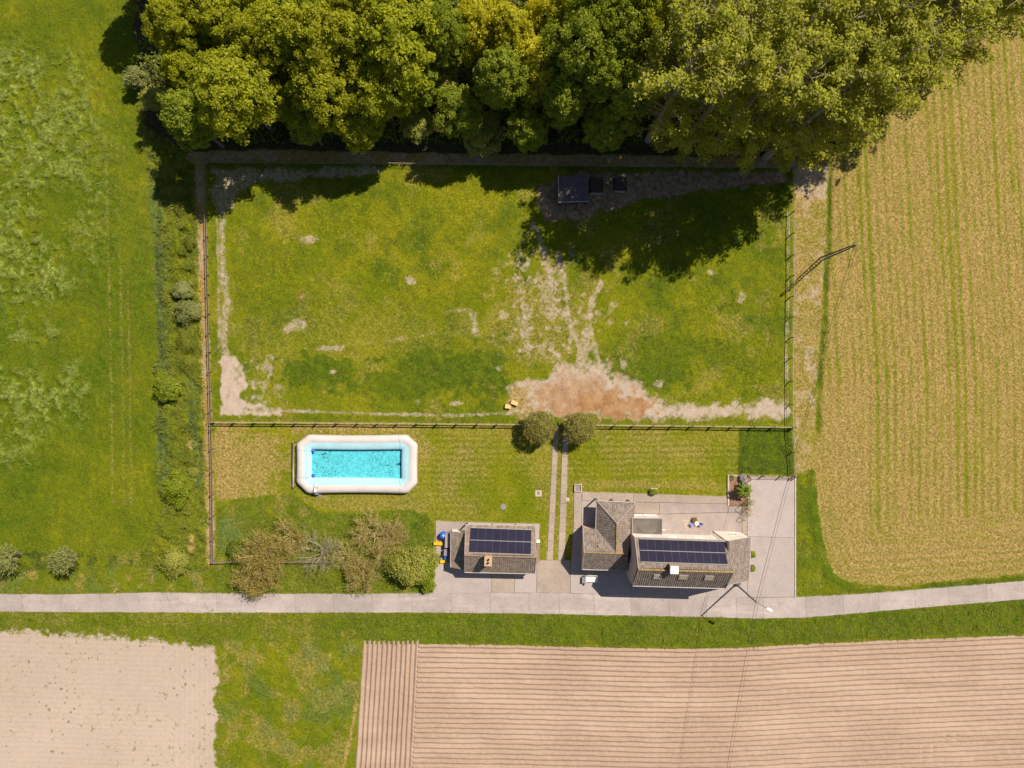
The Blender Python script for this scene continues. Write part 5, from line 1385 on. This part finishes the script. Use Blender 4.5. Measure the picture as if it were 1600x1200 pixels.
def build_wood():
    maple = []
    for k in range(4):
        cm, cc = crown_mesh('crown', M['maple'], 300 + k, 5.0, 4.0, 14.0, clumps=290, per=80, leaf=.185, csize=(.35, 1.05), lobes=7 + k)
        maple.append((cm, trunk_mesh('trunk', M['bark'], 40 + k, 12.5, .34, cc, 18)))
    grn = []
    for k in range(2):
        cm, cc = crown_mesh('crown', M['shrub'], 330 + k, 5.0, 3.0, 13.0, clumps=280, per=80, leaf=.185, csize=(.35, 1.05), lobes=7)
        grn.append((cm, trunk_mesh('trunk', M['bark'], 50 + k, 12, .3, cc, 16)))
    wil = []
    for k in range(2):
        cm, _ = crown_mesh('crown', M['willow'], 360 + k, 6.0, 4.5, 14.5, clumps=300, per=80, leaf=.22, csize=(.4, 1.1), squash=1.0, droop=1.6, lobes=8)
        wil.append((cm, trunk_mesh('trunk', M['bark'], 60 + k, 12.5, .4, [(3 * math.cos(a), 3 * math.sin(a), 11 + math.sin(a * 3)) for a in np.arange(0, 6.2, .5)], 12)))
    pale = []
    for k in range(2):
        cm, cc = crown_mesh('crown', M['paleshrub'], 380 + k, 2.6, 1.2, 6.2, clumps=75, per=95, leaf=.18, csize=(.5, 1.0))
        pale.append((cm, trunk_mesh('trunk', M['bark'], 70 + k, 5.0, .14, cc, 12)))
    pop = [poplar_proto(400 + k) for k in range(4)]
    rr = random.Random(77)
    def by_crown(px, py, hc):      # ground position of a crown that appears at px, py with its middle at height hc
        w = W(px, py, hc); return Vector((w.x, w.y, 0))
    # broadleaved trees: crown position in the photo, crown radius in photo px, height, proto list
    BL = [('maple', 262, 30, 36, 15, 'light-tipped broadleaf tree at the top left corner of the wood'),
          ('maple', 286, 105, 30, 12, 'small broadleaf tree just right of the grey willow bush'),
          ('grn', 292, 182, 46, 11.5, 'bushy rounded tree at the lower left corner of the wood'),
          ('maple', 362, 135, 60, 15, 'large maple overhanging the left end of the paddock path'),
          ('maple', 345, 28, 48, 14, 'dark brownish broadleaf tree near the top, behind the large left maple'),
          ('maple', 440, 45, 50, 16, 'broad maple at the top edge, right of the brownish tree'),
          ('maple', 500, 55, 54, 17, 'tall broad maple with bright lobes near the top of the wood'),
          ('maple', 505, 138, 48, 14, 'maple leaning over the front of the wood, below the tall maple'),
          ('grn', 435, 150, 38, 10, 'low dark tree in the gap between the left maples'),
          ('maple', 612, 50, 66, 17, 'largest dense maple left of the yellow willows'),
          ('maple', 590, 135, 46, 13, 'dark maple in front of the largest dense maple'),
          ('grn', 692, 40, 36, 15, 'bright green tree between the dense maple and the yellow willow'),
          ('grn', 775, 118, 44, 14, 'dark green tree in front of the yellow willows'),
          ('grn', 715, 165, 36, 9, 'low dark tree at the wood edge between the two pale shrubs'),
          ('grn', 884, 155, 40, 12, 'green tree at the wood edge just left of the poplars'),
          ('grn', 912, 60, 50, 17, 'green tree near the top between willows and poplars'),
          ('grn', 830, 195, 32, 8, 'low dark tree at the wood edge below the yellow willow'),
          ('maple', 555, 195, 34, 9, 'low shaded tree at the wood edge below the middle maples'),
          ('grn', 475, 190, 34, 9, 'low shaded tree at the wood edge right of the large left maple'),
          ('grn', 950, 190, 34, 10, 'shaded tree under the first poplars at the wood edge'),
          ('grn', 940, 110, 44, 15, 'dark tree behind the poplars at their left end'),
          ('maple', 392, 60, 40, 15, 'narrow broadleaf tree wedged between large left maple and top maple'),
          ('grn', 650, 110, 40, 12, 'green tree in the hollow right of the largest maple'),
          ('maple', 556, 90, 40, 14, 'maple filling the gap between the two big maple groups'),
          ('maple', 398, -6, 44, 15, 'maple cut by the top edge, left of the broad maple'),
          ('grn', 470, -12, 44, 15, 'green tree cut by the top edge, between the broad and the tall maple'),
          ('maple', 556, 2, 46, 16, 'maple cut by the top edge, left of the largest dense maple'),
          ('grn', 655, -8, 44, 16, 'green tree cut by the top edge, right of the largest dense maple'),
          ('maple', 305, -4, 40, 14, 'maple cut by the top edge near the meadow corner'),
          ('grn', 930, -6, 46, 17, 'green tree cut by the top edge, right of the willows'),
          ('grn', 968, 55, 46, 17, 'green tree at the top edge just left of the poplar stand'),
          ('grn', 985, 130, 44, 14, 'dark green tree under the left side of the poplar stand'),
          ('maple', 1000, 12, 44, 18, 'broadleaf tree at the top edge behind the left poplars'),
          ('grn', 300, 60, 34, 12, 'green tree in the second rank at the left end of the wood')]
    for k, (kind, px, py, rp, h, lab) in enumerate(BL):
        h *= 1.42
        protos = maple if kind == 'maple' else grn
        cm, tm = protos[k % len(protos)]
        g = by_crown(px, py, h * .72); r_m = rp * (CAM_H - h * .72) / FPX
        s = r_m / 5.0 * 1.12; sz = h / 14.0 if kind == 'maple' else h / 13.0
        tree('broadleaf_tree', lab, 'tree', g, rr.uniform(0, 6.28), (s, s, sz), cm, tm, 'broadleaved trees of the wood')
    # trees whose crowns stand outside the top edge but throw shade into the meadow
    for k, (px, py, rp, h) in enumerate(((262, 8, 40, 17), (300, -20, 44, 17))):
        cm, tm = maple[k]; g = W(px, py); s = rp / PPM / 5
        tree('broadleaf_tree', ('broadleaf tree beyond the top edge shading the meadow, nearer the meadow', 'broadleaf tree beyond the top edge, behind the corner tree')[k], 'tree', g, k, (s, s, h / 14), cm, tm, 'broadleaved trees of the wood')
    for k, (px, py, rp, h, lab) in enumerate(((745, 25, 50, 16, 'yellow-green weeping willow at the top edge, leftmost of the willows'), (835, 92, 58, 16, 'large yellow-green weeping willow in the middle of the wood'), (868, 18, 46, 17, 'yellow-green weeping willow at the top edge, rightmost of the willows'), (798, 40, 46, 17, 'yellow-green weeping willow behind the large middle willow'))):
        cm, tm = wil[k % 2]; g = by_crown(px, py, h * .75); r_m = rp * (CAM_H - h * .75) / FPX; s = r_m / 5.6
        tree('weeping_willow', lab, 'tree', g, rr.uniform(0, 6.28), (s, s, h / 14.5), cm, tm, 'weeping willows in the wood')
    for k, (px, py, rp, h, lab) in enumerate(((653, 188, 30, 6.5, 'pale green rounded shrub at the wood edge, left of two'), (757, 207, 34, 4.8, 'wide pale green shrub at the wood edge below the willows'), (690, 125, 26, 9, 'small pale tree in the hollow left of the dark green tree'), (240, 150, 22, 5, 'small pale shrub at the meadow edge of the wood'))):
        cm, tm = pale[k % 2]; g = by_crown(px, py, h * .7); r_m = rp * (CAM_H - h * .7) / FPX; s = r_m / 2.6
        tree('pale_shrub', lab, 'shrub', g, rr.uniform(0, 6.28), (s, s, h / 6.2), cm, tm)
    rows = [('front row', [(1012, 222), (1060, 228), (1106, 234), (1154, 238), (1200, 242), (1240, 232), (1272, 208)], (29, 32)),
            ('second row', [(1034, 160), (1090, 168), (1150, 172), (1205, 175), (1258, 165), (1310, 168), (1345, 135)], (28, 31)),
            ('back row', [(1050, 100), (1112, 105), (1172, 108), (1234, 105), (1296, 98), (1352, 88), (1392, 92), (1418, 108), (1425, 45), (1378, 36), (1462, 62), (1492, 18)], (27, 30))]
    k = 0
    for nm, pts, (h0, h1) in rows:
        for i, (px, py) in enumerate(pts):
            cm, tm = pop[k % 4]; k += 1; h = rr.uniform(h0, h1); s = rr.uniform(.92, 1.12)
            tree('poplar_tree', 'tall poplar, %s from the left in the %s of the poplar stand' % (ORD[i], nm), 'tree', W(px + rr.uniform(-5, 5), py + rr.uniform(-4, 4)), rr.uniform(0, 6.28), (s, s, h / 31), cm, tm, 'poplars of the wood')
    # undergrowth below the trees
    rg = np.random.default_rng(5); n = 95000
    px = rg.uniform(215, 1500, n); py = rg.uniform(-70, 236, n)
    ins = (sdist([(235, -80), (1520, -80), (1460, 30), (1380, 110), (1290, 190), (1240, 222), (1000, 228), (700, 226), (400, 224), (310, 222), (250, 190), (232, 120)], px, py) < 0)
    px, py = px[ins], py[ins]; dens = fbm(px, py, 26, 71, 3); kp = dens > .34; px, py, dens = px[kp], py[kp], dens[kp]; n = len(px)
    z = np.clip(dens - .34, 0, 1) * 10 * rg.random(n) ** .6
    P = np.stack([(px - 800) / PPM, -(py - 600) / PPM, z + .1], -1)
    V, Q = leaf_quads(P, rg.normal(size=(n, 3)) * .7 + np.array([0, 0, 1.]), .22 * rg.uniform(.6, 1.3, n), rg)
    o = link('undergrowth', np_mesh('undergrowth', V, Q, M['under'], face_attr={'rnd': rg.random(n)})); tag(o, 'dark leafy undergrowth filling the ground under the wood', 'undergrowth', kind='stuff')
build_wood()

def twiggy(name, label, loc, seed, r, h, stems=14, leafmat=None, leaves=0, twigmat='twig', leaf=.11, levels=3, thick=.07, spread=1.0, split=4):
    """many-stemmed bush of bare branches, with or without small leaves"""
    rp = random.Random(seed); o = empty(name, loc, 0, label, 'bush'); m = MB(); tips = []
    def grow(p, d, ln, th, lv):
        d = d.normalized(); q = p + d * ln * .5 + Vector((rp.gauss(0, .08), rp.gauss(0, .08), rp.gauss(0, .05))) * ln; e = p + d * ln + Vector((rp.gauss(0, .1), rp.gauss(0, .1), rp.gauss(0, .06))) * ln
        m.tube([p, q, e], [th, th * .75, th * .45], 4 if lv == levels else 3, cap=False); tips.append(q); tips.append(e)
        if lv > 0:
            for _ in range(split):
                nd = d + Vector((rp.gauss(0, .55), rp.gauss(0, .55), rp.gauss(.05, .35))); grow(p.lerp(e, rp.uniform(.45, 1.0)), nd, ln * rp.uniform(.5, .75), th * .5, lv - 1)
    for k in range(stems):
        a = k * 2.4 + rp.uniform(-.4, .4); el = rp.uniform(.35, 1.0); d = Vector((math.cos(a) * spread * el, math.sin(a) * spread * el, 1.15 - .55 * el))
        grow(Vector((math.cos(a) * .2, math.sin(a) * .2, 0)), d, r * rp.uniform(.42, .62) * (1.0), thick, levels)
    zs = h / max(v[2] for v in m.v); m.v = [(x, y, z * zs) for x, y, z in m.v]
    m.build('branches', M[twigmat], o)
    if leaves:
        rg = np.random.default_rng(seed); T = np.array([tuple(t) for t in tips]); T[:, 2] *= zs; i = rg.integers(0, len(T), leaves)
        P = T[i] + rg.normal(0, .22, (leaves, 3)); V, Q = leaf_quads(P, rg.normal(size=(leaves, 3)) + np.array([0, 0, .6]), leaf * rg.uniform(.6, 1.3, leaves), rg)
        link('foliage', np_mesh('foliage', V, Q, M[leafmat], face_attr={'rnd': rg.random(leaves)}), o)
    return o

def shrub(name, label, px, py, r_px, h, mat, seed, leaf=.16, clumps=60, per=90, cat='shrub', hc=.55, trunk=.5, **kw):
    w = W(px, py, h * hc); r = r_px * (CAM_H - h * hc) / FPX
    cm, cc = crown_mesh('crown', M[mat], seed, r, h * .12, h, clumps=clumps, per=per, leaf=leaf, csize=(r * .22, r * .42), **kw)
    return tree(name, label, cat, (w.x, w.y, 0), 0, 1, cm, trunk_mesh('trunk', M['bark'], seed, h * .85, .05 + .02 * r, cc, 12, .1))

def build_bushes():
    twiggy('bronze_bush', 'large bronze-leaved bush at the left end of the old shrubbery', W(418, 866, .8), 21, 4.9, 4.4, 22, 'bronze', 8000, leaf=.10)
    twiggy('bronze_bush', 'bronze-leaved bush below the large one, nearest the road', W(398, 905, .6), 25, 3.0, 2.6, 16, 'bronze', 3600, leaf=.10)
    twiggy('bare_bush', 'pale bare-branched bush in the middle of the old shrubbery', W(506, 862, .5), 22, 4.4, 3.0, 16, 'paleshrub', 700, 'palebark', thick=.06, leaf=.08, split=4)
    twiggy('brown_bush', 'tan twiggy bush right of the bare one', W(588, 838, .6), 23, 4.6, 3.4, 20, 'bronze', 2600, leaf=.09)
    twiggy('brown_bush', 'russet twiggy bush below the tan one, over the fence', W(565, 893, .6), 26, 3.6, 2.8, 18, 'bronze', 3000, leaf=.09)
    twiggy('bronze_bush', 'small bronze bush at the upper right of the large one', W(452, 838, .5), 27, 3.0, 2.2, 14, 'bronze', 2600, leaf=.09)
    twiggy('brown_bush', 'wispy tan bush between the bare bush and the russet one', W(545, 868, .4), 28, 2.8, 1.8, 14, 'paleshrub', 1800, leaf=.08)
    twiggy('brown_bush', 'wispy tan bush at the upper right of the shrubbery', W(618, 836, .4), 29, 2.9, 2.2, 14, 'bronze', 1500, leaf=.08)
    shrub('green_bush', 'bright green leafy bush beside the garage forecourt', 640, 886, 34, 4.2, 'paleshrub', 501, leaf=.14, clumps=90, per=90, lobes=4, inner=.3)
    shrub('green_bush', 'yellow-green bush between the bright bush and the garage forecourt', 660, 892, 22, 2.6, 'shrub', 505, leaf=.13, clumps=60, per=80, lobes=4)
    shrub('green_bush', 'smaller yellow-green bush nearest the garage bins', 670, 872, 17, 2.2, 'paleshrub', 502, leaf=.12, clumps=40)
    shrub('green_bush', 'low bright green bush at the forecourt corner by the road', 663, 908, 18, 1.6, 'shrub', 503, leaf=.12, clumps=44)
    shrub('green_bush', 'dark low bush left of the bronze bush', 372, 858, 16, 1.6, 'under', 504, leaf=.13, clumps=40)
    # pollard willows by the road
    for k, (px, py, rp, lab) in enumerate(((12, 873, 26, 'grey-green pollard willow by the road at the left edge'), (101, 874, 25, 'grey-green pollard willow by the road, right of two'))):
        w = W(px, py, 2.6); r = rp * (CAM_H - 2.6) / FPX; rg = np.random.default_rng(520 + k)
        S = 230; a = rg.uniform(0, 6.28, S); u = rg.random(S) ** .7; ln = 1.0 + 0 * u; per = 22
        t = np.tile(np.linspace(.15, 1, per), S); i = np.repeat(np.arange(S), per); n = len(i)
        P = np.stack([np.cos(a[i]) * u[i] * r * t, np.sin(a[i]) * u[i] * r * t, 1.9 + t * (2.5 - 1.3 * u[i] ** 2)], -1) + rg.normal(0, .07, (n, 3))
        tg = np.stack([np.cos(a[i]) * u[i], np.sin(a[i]) * u[i], .8 - .3 * u[i]], -1) + rg.normal(0, .3, (n, 3))
        V, Q = leaf_quads(P, rg.normal(size=(n, 3)) * .7 + np.array([0, 0, 1.]), .17 * rg.uniform(.6, 1.2, n), rg, .35, tg); cr = rg.random(S)
        cm = np_mesh('crown', V, Q, M['greywillow'], face_attr={'rnd': .5 * rg.random(n) + .5 * cr[i]})
        tm = MB().tube([(0, 0, -.1), (.05, 0, 1.2), (0, .05, 1.9), (0, 0, 2.2)], [.36, .30, .42, .25], 8).mesh('trunk', [M['bark']])
        tree('pollard_willow', lab, 'tree', (w.x, w.y, 0), 0, 1, cm, tm)
    shrub('grey_willow_bush', 'rounded silvery willow bush at the meadow edge of the wood', 216, 122, 18, 4.2, 'greywillow', 530, leaf=.13, clumps=60, per=110, squash=.9)
    for k, (px, py, rp, h, mat, lab) in enumerate(((286, 454, 17, 2.4, 'greywillow', 'pale willow bush in the hedge bank, upper of two close together'), (296, 486, 20, 2.6, 'greywillow', 'pale willow bush in the hedge bank, lower of two close together'),
            (259, 603, 22, 2.8, 'shrub', 'round green bush on the meadow side of the hedge bank'), (276, 764, 24, 3.0, 'shrub', 'large round green bush low on the hedge bank'), (272, 876, 22, 2.4, 'paleshrub', 'yellow-green bush at the foot of the hedge bank by the road'),
            (295, 568, 13, .9, 'weed', 'small green bush midway down the hedge bank by the path'), (290, 535, 16, .8, 'weed', 'wide low green bush below the pale willow bushes'),
            (303, 738, 8, .9, 'paleshrub', 'small yellow-green bush beside the path above the large round bush'), (296, 380, 10, .8, 'weed', 'low green bush beside the path near the upper end of the hedge bank'))):
        shrub('hedge_bush', lab, px, py, rp, h, mat, 540 + k, leaf=.13 if h > 1.6 else .10, clumps=60, per=75)
    # round-headed trees at the gate
    for k, (px, py, rp, lab) in enumerate(((844, 668, 25.5, 'clipped round-headed tree left of the field gate'), (905.5, 669.5, 24.5, 'clipped round-headed tree right of the field gate'))):
        h = 4.3; w = W(px, py, 3.0); r = rp * (CAM_H - 3.0) / FPX; rg = np.random.default_rng(580 + k); n = 9500
        d = rnd_dirs(n, rg); P = d * np.array([r, r, 1.25]) * (0.72 + .32 * rg.random(n) ** .8)[:, None] * (1 + .10 * np.sin(d[:, :1] * 9 + k) * np.cos(d[:, 1:2] * 8) + .05 * np.sin(d[:, 2:] * 15 + d[:, :1] * 11)) + np.array([0, 0, 2.85])
        V, Q = leaf_quads(P, d + rg.normal(size=(n, 3)) * .7, .10 * rg.uniform(.6, 1.3, n), rg, .6)
        cm = np_mesh('crown', V, Q, M['topiary'], face_attr={'rnd': rg.random(n)})
        tips = [(r * .6 * math.cos(a), r * .6 * math.sin(a), 3.3) for a in np.arange(0, 6.2, .45)]
        tree('round_headed_tree', lab, 'tree', (w.x, w.y, 0), 0, 1, cm, trunk_mesh('trunk', M['bark'], 90 + k, 3.6, .13, tips, 14, .45))
    # leafy garden plants
    def broad(name, label, px, py, r, h, n, seed, cat='plant', pot=None):
        rp = random.Random(seed); o = empty(name, W(px, py), 0, label, cat); m = MB()
        lf = MB()
        for k in range(n):
            a = k * 2.4 + rp.uniform(-.3, .3); z0 = h * rp.uniform(.35, .95); l = r * rp.uniform(.55, 1.05); d = Vector((math.cos(a), math.sin(a), 0)); s = Vector((-d.y, d.x, 0)) * l * .17; b = Vector((0, 0, z0)) + d * l * .15
            p1 = b + d * l * .4 + Vector((0, 0, l * .22)); p2 = b + d * l * .8 + Vector((0, 0, .02)); p3 = b + d * l + Vector((0, 0, -l * .12))
            lf.poly([b, p1 - s, p1 + s]); lf.poly([p1 - s, p2 - s * .8, p2 + s * .8, p1 + s]); lf.poly([p2 - s * .8, p3, p2 + s * .8])
        m.tube([(0, 0, 0), (.03, .02, h * .5), (0, 0, h)], [.06, .05, .02], 6); m.build('stem', M['bark'], o)
        ob = lf.build('leaves', M['leafgreen'], o); at = ob.data.attributes.new('rnd', 'FLOAT', 'FACE'); at.data.foreach_set('value', np.random.default_rng(seed).random(len(ob.data.polygons)).astype(np.float32))
        if pot: MB().lathe([(.25, 0), (.36, .4), (.38, .45), (.3, .45)], n=14).build('pot', M[pot], o)
    broad('leafy_shrub', 'tall leafy shrub in the garden bed by the parking area', 1158, 764.5, 1.15, 2.1, 60, 31)
    broad('leafy_shrub', 'small pale rosette plant in the top left of the garden bed', 1143, 746.5, .5, .3, 18, 32)
    broad('potted_plant', 'dark potted plant on the terrace above the blue chairs', 1084.5, 811.5, .42, .6, 22, 33, pot='terracotta')
    c = empty('planter', W(1021.5, 767.5), RZ, 'green bush in a square pale planter on the lawn edge', 'planter')
    MB().box((0, 0, .08), (1.05, 1.0, .2)).build('box', M['kerb'], c)
    cm, cc = crown_mesh('crown', M['shrub'], 601, .55, .15, 1.0, clumps=24, per=60, leaf=.09, csize=(.15, .3)); link('bush', cm, c)
    for k, (px, py, lab) in enumerate(((1174.3, 865, 'square box-hedge planter at the annexe wall, upper of two'), (1173.5, 886.5, 'square box-hedge planter at the annexe wall, lower of two'))):
        c = empty('planter', W(px, py), RZ, lab, 'planter'); MB().box((0, 0, .2), (.72, .8, .42)).build('box', M['darkwood'], c)
        cm, cc = crown_mesh('crown', M['shrub'], 610 + k, .42, .35, .85, clumps=26, per=60, leaf=.07, csize=(.12, .22), squash=1.); link('bush', cm, c)
    twiggy('climbing_plant', 'sparse yellowing climber on the middle plant frame', W(1166, 797), 41, .7, 1.7, 8, 'bronze', 160, 'twig', leaf=.07, levels=2, thick=.02)
    twiggy('climbing_plant', 'sparse climber on the plant frame nearest the garden bed', W(1168, 784), 42, .6, 1.6, 7, 'paleshrub', 260, 'twig', leaf=.07, levels=2, thick=.02)
build_bushes()

# ------------------------------------------------------------------ grass and weeds: uncountable tufts
def samp(a, px, py):
    x = (px - 800) / PPM; y = -(py - 600) / PPM
    i = np.clip(((y - YS[0]) / STEP + .5).astype(int), 0, GX.shape[0] - 1); j = np.clip(((x - XS[0]) / STEP + .5).astype(int), 0, GX.shape[1] - 1)
    return a[i, j]
def tufts(name, label, poly, per_m2, blades, size, mat, seed, cond=None, up=0.55, width=.22, margin=0.0, lay=None, pave=.93):
    rg = np.random.default_rng(seed)
    xs = [p[0] for p in poly]; ys = [p[1] for p in poly]
    x0, x1, y0, y1 = max(min(xs), -40), min(max(xs), 1640), max(min(ys), -45), min(max(ys), 1245)
    n = int((x1 - x0) * (y1 - y0) / PPM ** 2 * per_m2)
    px = rg.uniform(x0, x1, n); py = rg.uniform(y0, y1, n)
    ok = sdist(poly, px, py) < margin
    px, py = px[ok], py[ok]
    ok = samp(wpv, px, py) < pave
    px, py = px[ok], py[ok]
    if cond is not None:
        ok = rg.random(len(px)) < cond(px, py); px, py = px[ok], py[ok]
    n = len(px); X = (px - 800) / PPM; Y = -(py - 600) / PPM; Z = samp(hgt, px, py) - .02
    s = size * rg.uniform(.55, 1.4, n) * (0.6 + .8 * fbm(px, py, 18, seed, 2))
    i = np.repeat(np.arange(n), blades); m = len(i)
    a = rg.uniform(0, 6.283, m); el = rg.uniform(.35, 1.2, m) * up
    d = np.stack([np.cos(a), np.sin(a), np.tan(np.clip(el, 0, 1.2))], -1)
    if lay is not None:
        d = d + lay(px, py)[i]
    d /= np.linalg.norm(d, axis=1, keepdims=True)
    B = np.stack([X, Y, Z], -1)[i] + rg.normal(0, .25, (m, 3)) * (s[i] * np.array([[1], [1], [0]])).T
    sd_ = np.cross(d, np.array([0, 0, 1.])); sd_ /= np.linalg.norm(sd_, axis=1, keepdims=True) + 1e-9
    L_ = (s[i] * rg.uniform(.6, 1.3, m))[:, None]
    w = L_ * width
    V = np.stack([B - sd_ * w * .5, B + sd_ * w * .5, B + d * L_ + np.array([0, 0, -.05]) * L_], 1).reshape(-1, 3)
    cr = rg.random(n)
    me = np_mesh(name, V, np.arange(3 * m).reshape(m, 3), mat, face_attr={'rnd': .5 * rg.random(m) + .5 * cr[i]})
    o = link(name, me); tag(o, label, 'grass', kind='stuff'); return o

def build_tufts():
    tufts('hedge_weeds', 'rank green weeds covering the hedge bank', P_HEDGE, 18, 7, .40, M['weed'], 701, lambda x, y: np.clip(1.1 - samp(nettle, x, y) - samp(dry, x, y), .05, 1))
    tufts('nettles', 'bluish nettle patches along the hedge bank and verge', P_HEDGE + [], 14, 7, .36, M['nettle'], 702, lambda x, y: samp(nettle, x, y))
    tufts('rough_grass_tufts', 'long grass tufts among the old shrubs', P_ROUGH, 9, 7, .34, M['weed'], 703, lambda x, y: np.clip(1 - .8 * samp(dry, x, y), .1, 1), margin=0)
    tufts('verge_grass', 'long green grass on the verge below the road', P_SVERGE, 10, 7, .34, M['weed'], 704, lambda x, y: np.clip(1 - .7 * samp(dry, x, y), .1, 1), margin=3, pave=.99)
    tufts('verge_tufts', 'grass and weeds on the verge above the road at left', P_NVERGE, 10, 6, .30, M['weed'], 705, lambda x, y: np.clip(1 - .8 * samp(dry, x, y), .1, 1), margin=3, pave=.99)
    tufts('meadow_grass', 'green mowing grass of the left meadow', P_MEADOW, 7, 6, .26, M['longgrass'], 706, lambda x, y: np.clip(1 - samp(pale, x, y), .1, 1) * .9)
    def lay(px, py):
        g = 2.0 * np.pi * fbm(px, py, 14, 711, 2) * 2
        return np.stack([np.cos(g) * .8, np.sin(g) * .8, 0 * g], -1)
    tufts('lodged_grass', 'pale wind-laid grass swirls in the left meadow', P_MEADOW, 12, 7, .30, M['palegrass'], 707, lambda x, y: np.clip(samp(pale, x, y) * 1.2 - .1, 0, 1), width=.3)
    tufts('paddock_grass', 'grazed grass tufts in the paddock', P_PADDOCK, 7, 6, .21, M['paddockgrass'], 708, lambda x, y: np.clip(1 - 1.4 * samp(soil, x, y), 0, 1) * np.clip(1 - .5 * samp(dry, x, y), 0, 1))
    tufts('paddock_weeds', 'darker dock and clover tufts in the paddock', P_PADDOCK, 3.0, 9, .26, M['darkweed'], 709, lambda x, y: sstep(.35, .8, samp(lush, x, y)) * np.clip(1 - 2 * samp(soil, x, y), 0, 1))
    tufts('strip_grass', 'grass on the strip between the two bare fields', P_STRIP, 7, 6, .27, M['weed'], 710, lambda x, y: np.clip(1 - samp(dry, x, y), .1, 1) * .8)
    tufts('margin_grass', 'green grass along the stubble field margin', P_EVERGE, 9, 6, .28, M['weed'], 712, lambda x, y: np.clip(samp(lush, x, y) + .2, .1, 1))
    tufts('stubble_straw', 'pale straw stalks scattered over the stubble field', P_FIELD, 6, 3, .14, M['stubble'], 713, lambda x, y: np.clip(samp(dry, x, y), .0, 1), up=.4, width=.22)
    tufts('stubble_regrowth', 'green regrowth between the stubble rows', P_FIELD, 4, 4, .17, M['paddockgrass'], 714, lambda x, y: np.clip(1 - samp(dry, x, y), .0, 1) * .8)
    tufts('ditch_grass', 'dark grass in the ditch between track and stubble field', [(1290, 240), (1304, 236), (1300, 330), (1297, 420), (1292, 500), (1284, 610), (1272, 690), (1270, 610), (1280, 500), (1286, 400)], 7, 6, .26, M['weed'], 715)
    tufts('sown_weeds', 'dark weed rosettes dotted over the sandy field', P_SAND, .35, 14, .18, M['nettle'], 716, lambda x, y: sstep(.48, .66, fbm(x, y, 55, 719, 2)), width=.4, margin=-4)
    tufts('sown_weeds', 'small pale weed seedlings on the sandy field', P_SAND, 2.0, 5, .10, M['weed'], 717, lambda x, y: sstep(.5, .7, fbm(x, y, 40, 717, 2) + .15 * sstep(230, 335, x)), width=.4, margin=-2)
    tufts('corner_grass', 'deep green uncut grass patch beside the parking area', [(1156, 668), (1238, 669), (1240, 741), (1165, 740), (1153, 742)], 12, 7, .28, M['darkweed'], 718)
    tufts('fence_grass', 'uncut grass line under the paddock fence', [(338, 654), (800, 656), (1236, 661), (1236, 668), (800, 664), (338, 661)], 10, 6, .20, M['weed'], 719)
    tufts('lawn_tufts', 'short mown grass of the lawn', P_LAWN, 4, 5, .11, M['longgrass'], 720, lambda x, y: np.clip(.9 - samp(dry, x, y), 0, 1))
    tufts('roadside_scrub', 'low tangled scrub linking the pollard willows above the road', [(-20, 866), (60, 864), (130, 866), (205, 872), (206, 884), (120, 890), (-20, 888)], 16, 8, .48, M['darkweed'], 721, lambda x, y: sstep(.38, .58, fbm(x, y, 16, 722, 3)))
    tufts('shrub_understorey', 'rank green growth between the old shrubs beside the road', [(360, 815), (470, 805), (520, 830), (640, 805), (676, 830), (676, 915), (380, 920)], 8, 8, .50, M['weed'], 723, lambda x, y: sstep(.42, .60, fbm(x, y, 20, 724, 3)))
    crk = [[(34, 929), (37, 929), (37, 950), (34.5, 950)], [(94, 929), (97, 929), (96.5, 944), (94, 944)], [(253, 926), (256, 926), (268, 938), (270, 944), (266, 942)], [(300, 927), (342, 928), (330, 931), (318, 933), (309, 940), (305, 933)], [(288, 932), (297, 932), (296, 941), (290, 939)], [(305, 948), (330, 949), (338, 956), (335, 956), (325, 951)]]
    for k, pl in enumerate(crk):
        o = tufts('joint_weeds', 'weeds growing in a broken road joint near the left end of the road, patch %s from the left' % ORD[k], pl, 30, 6, .16, M['weed'], 730 + k, pave=2.0)
        o.location.z = .08
build_tufts()
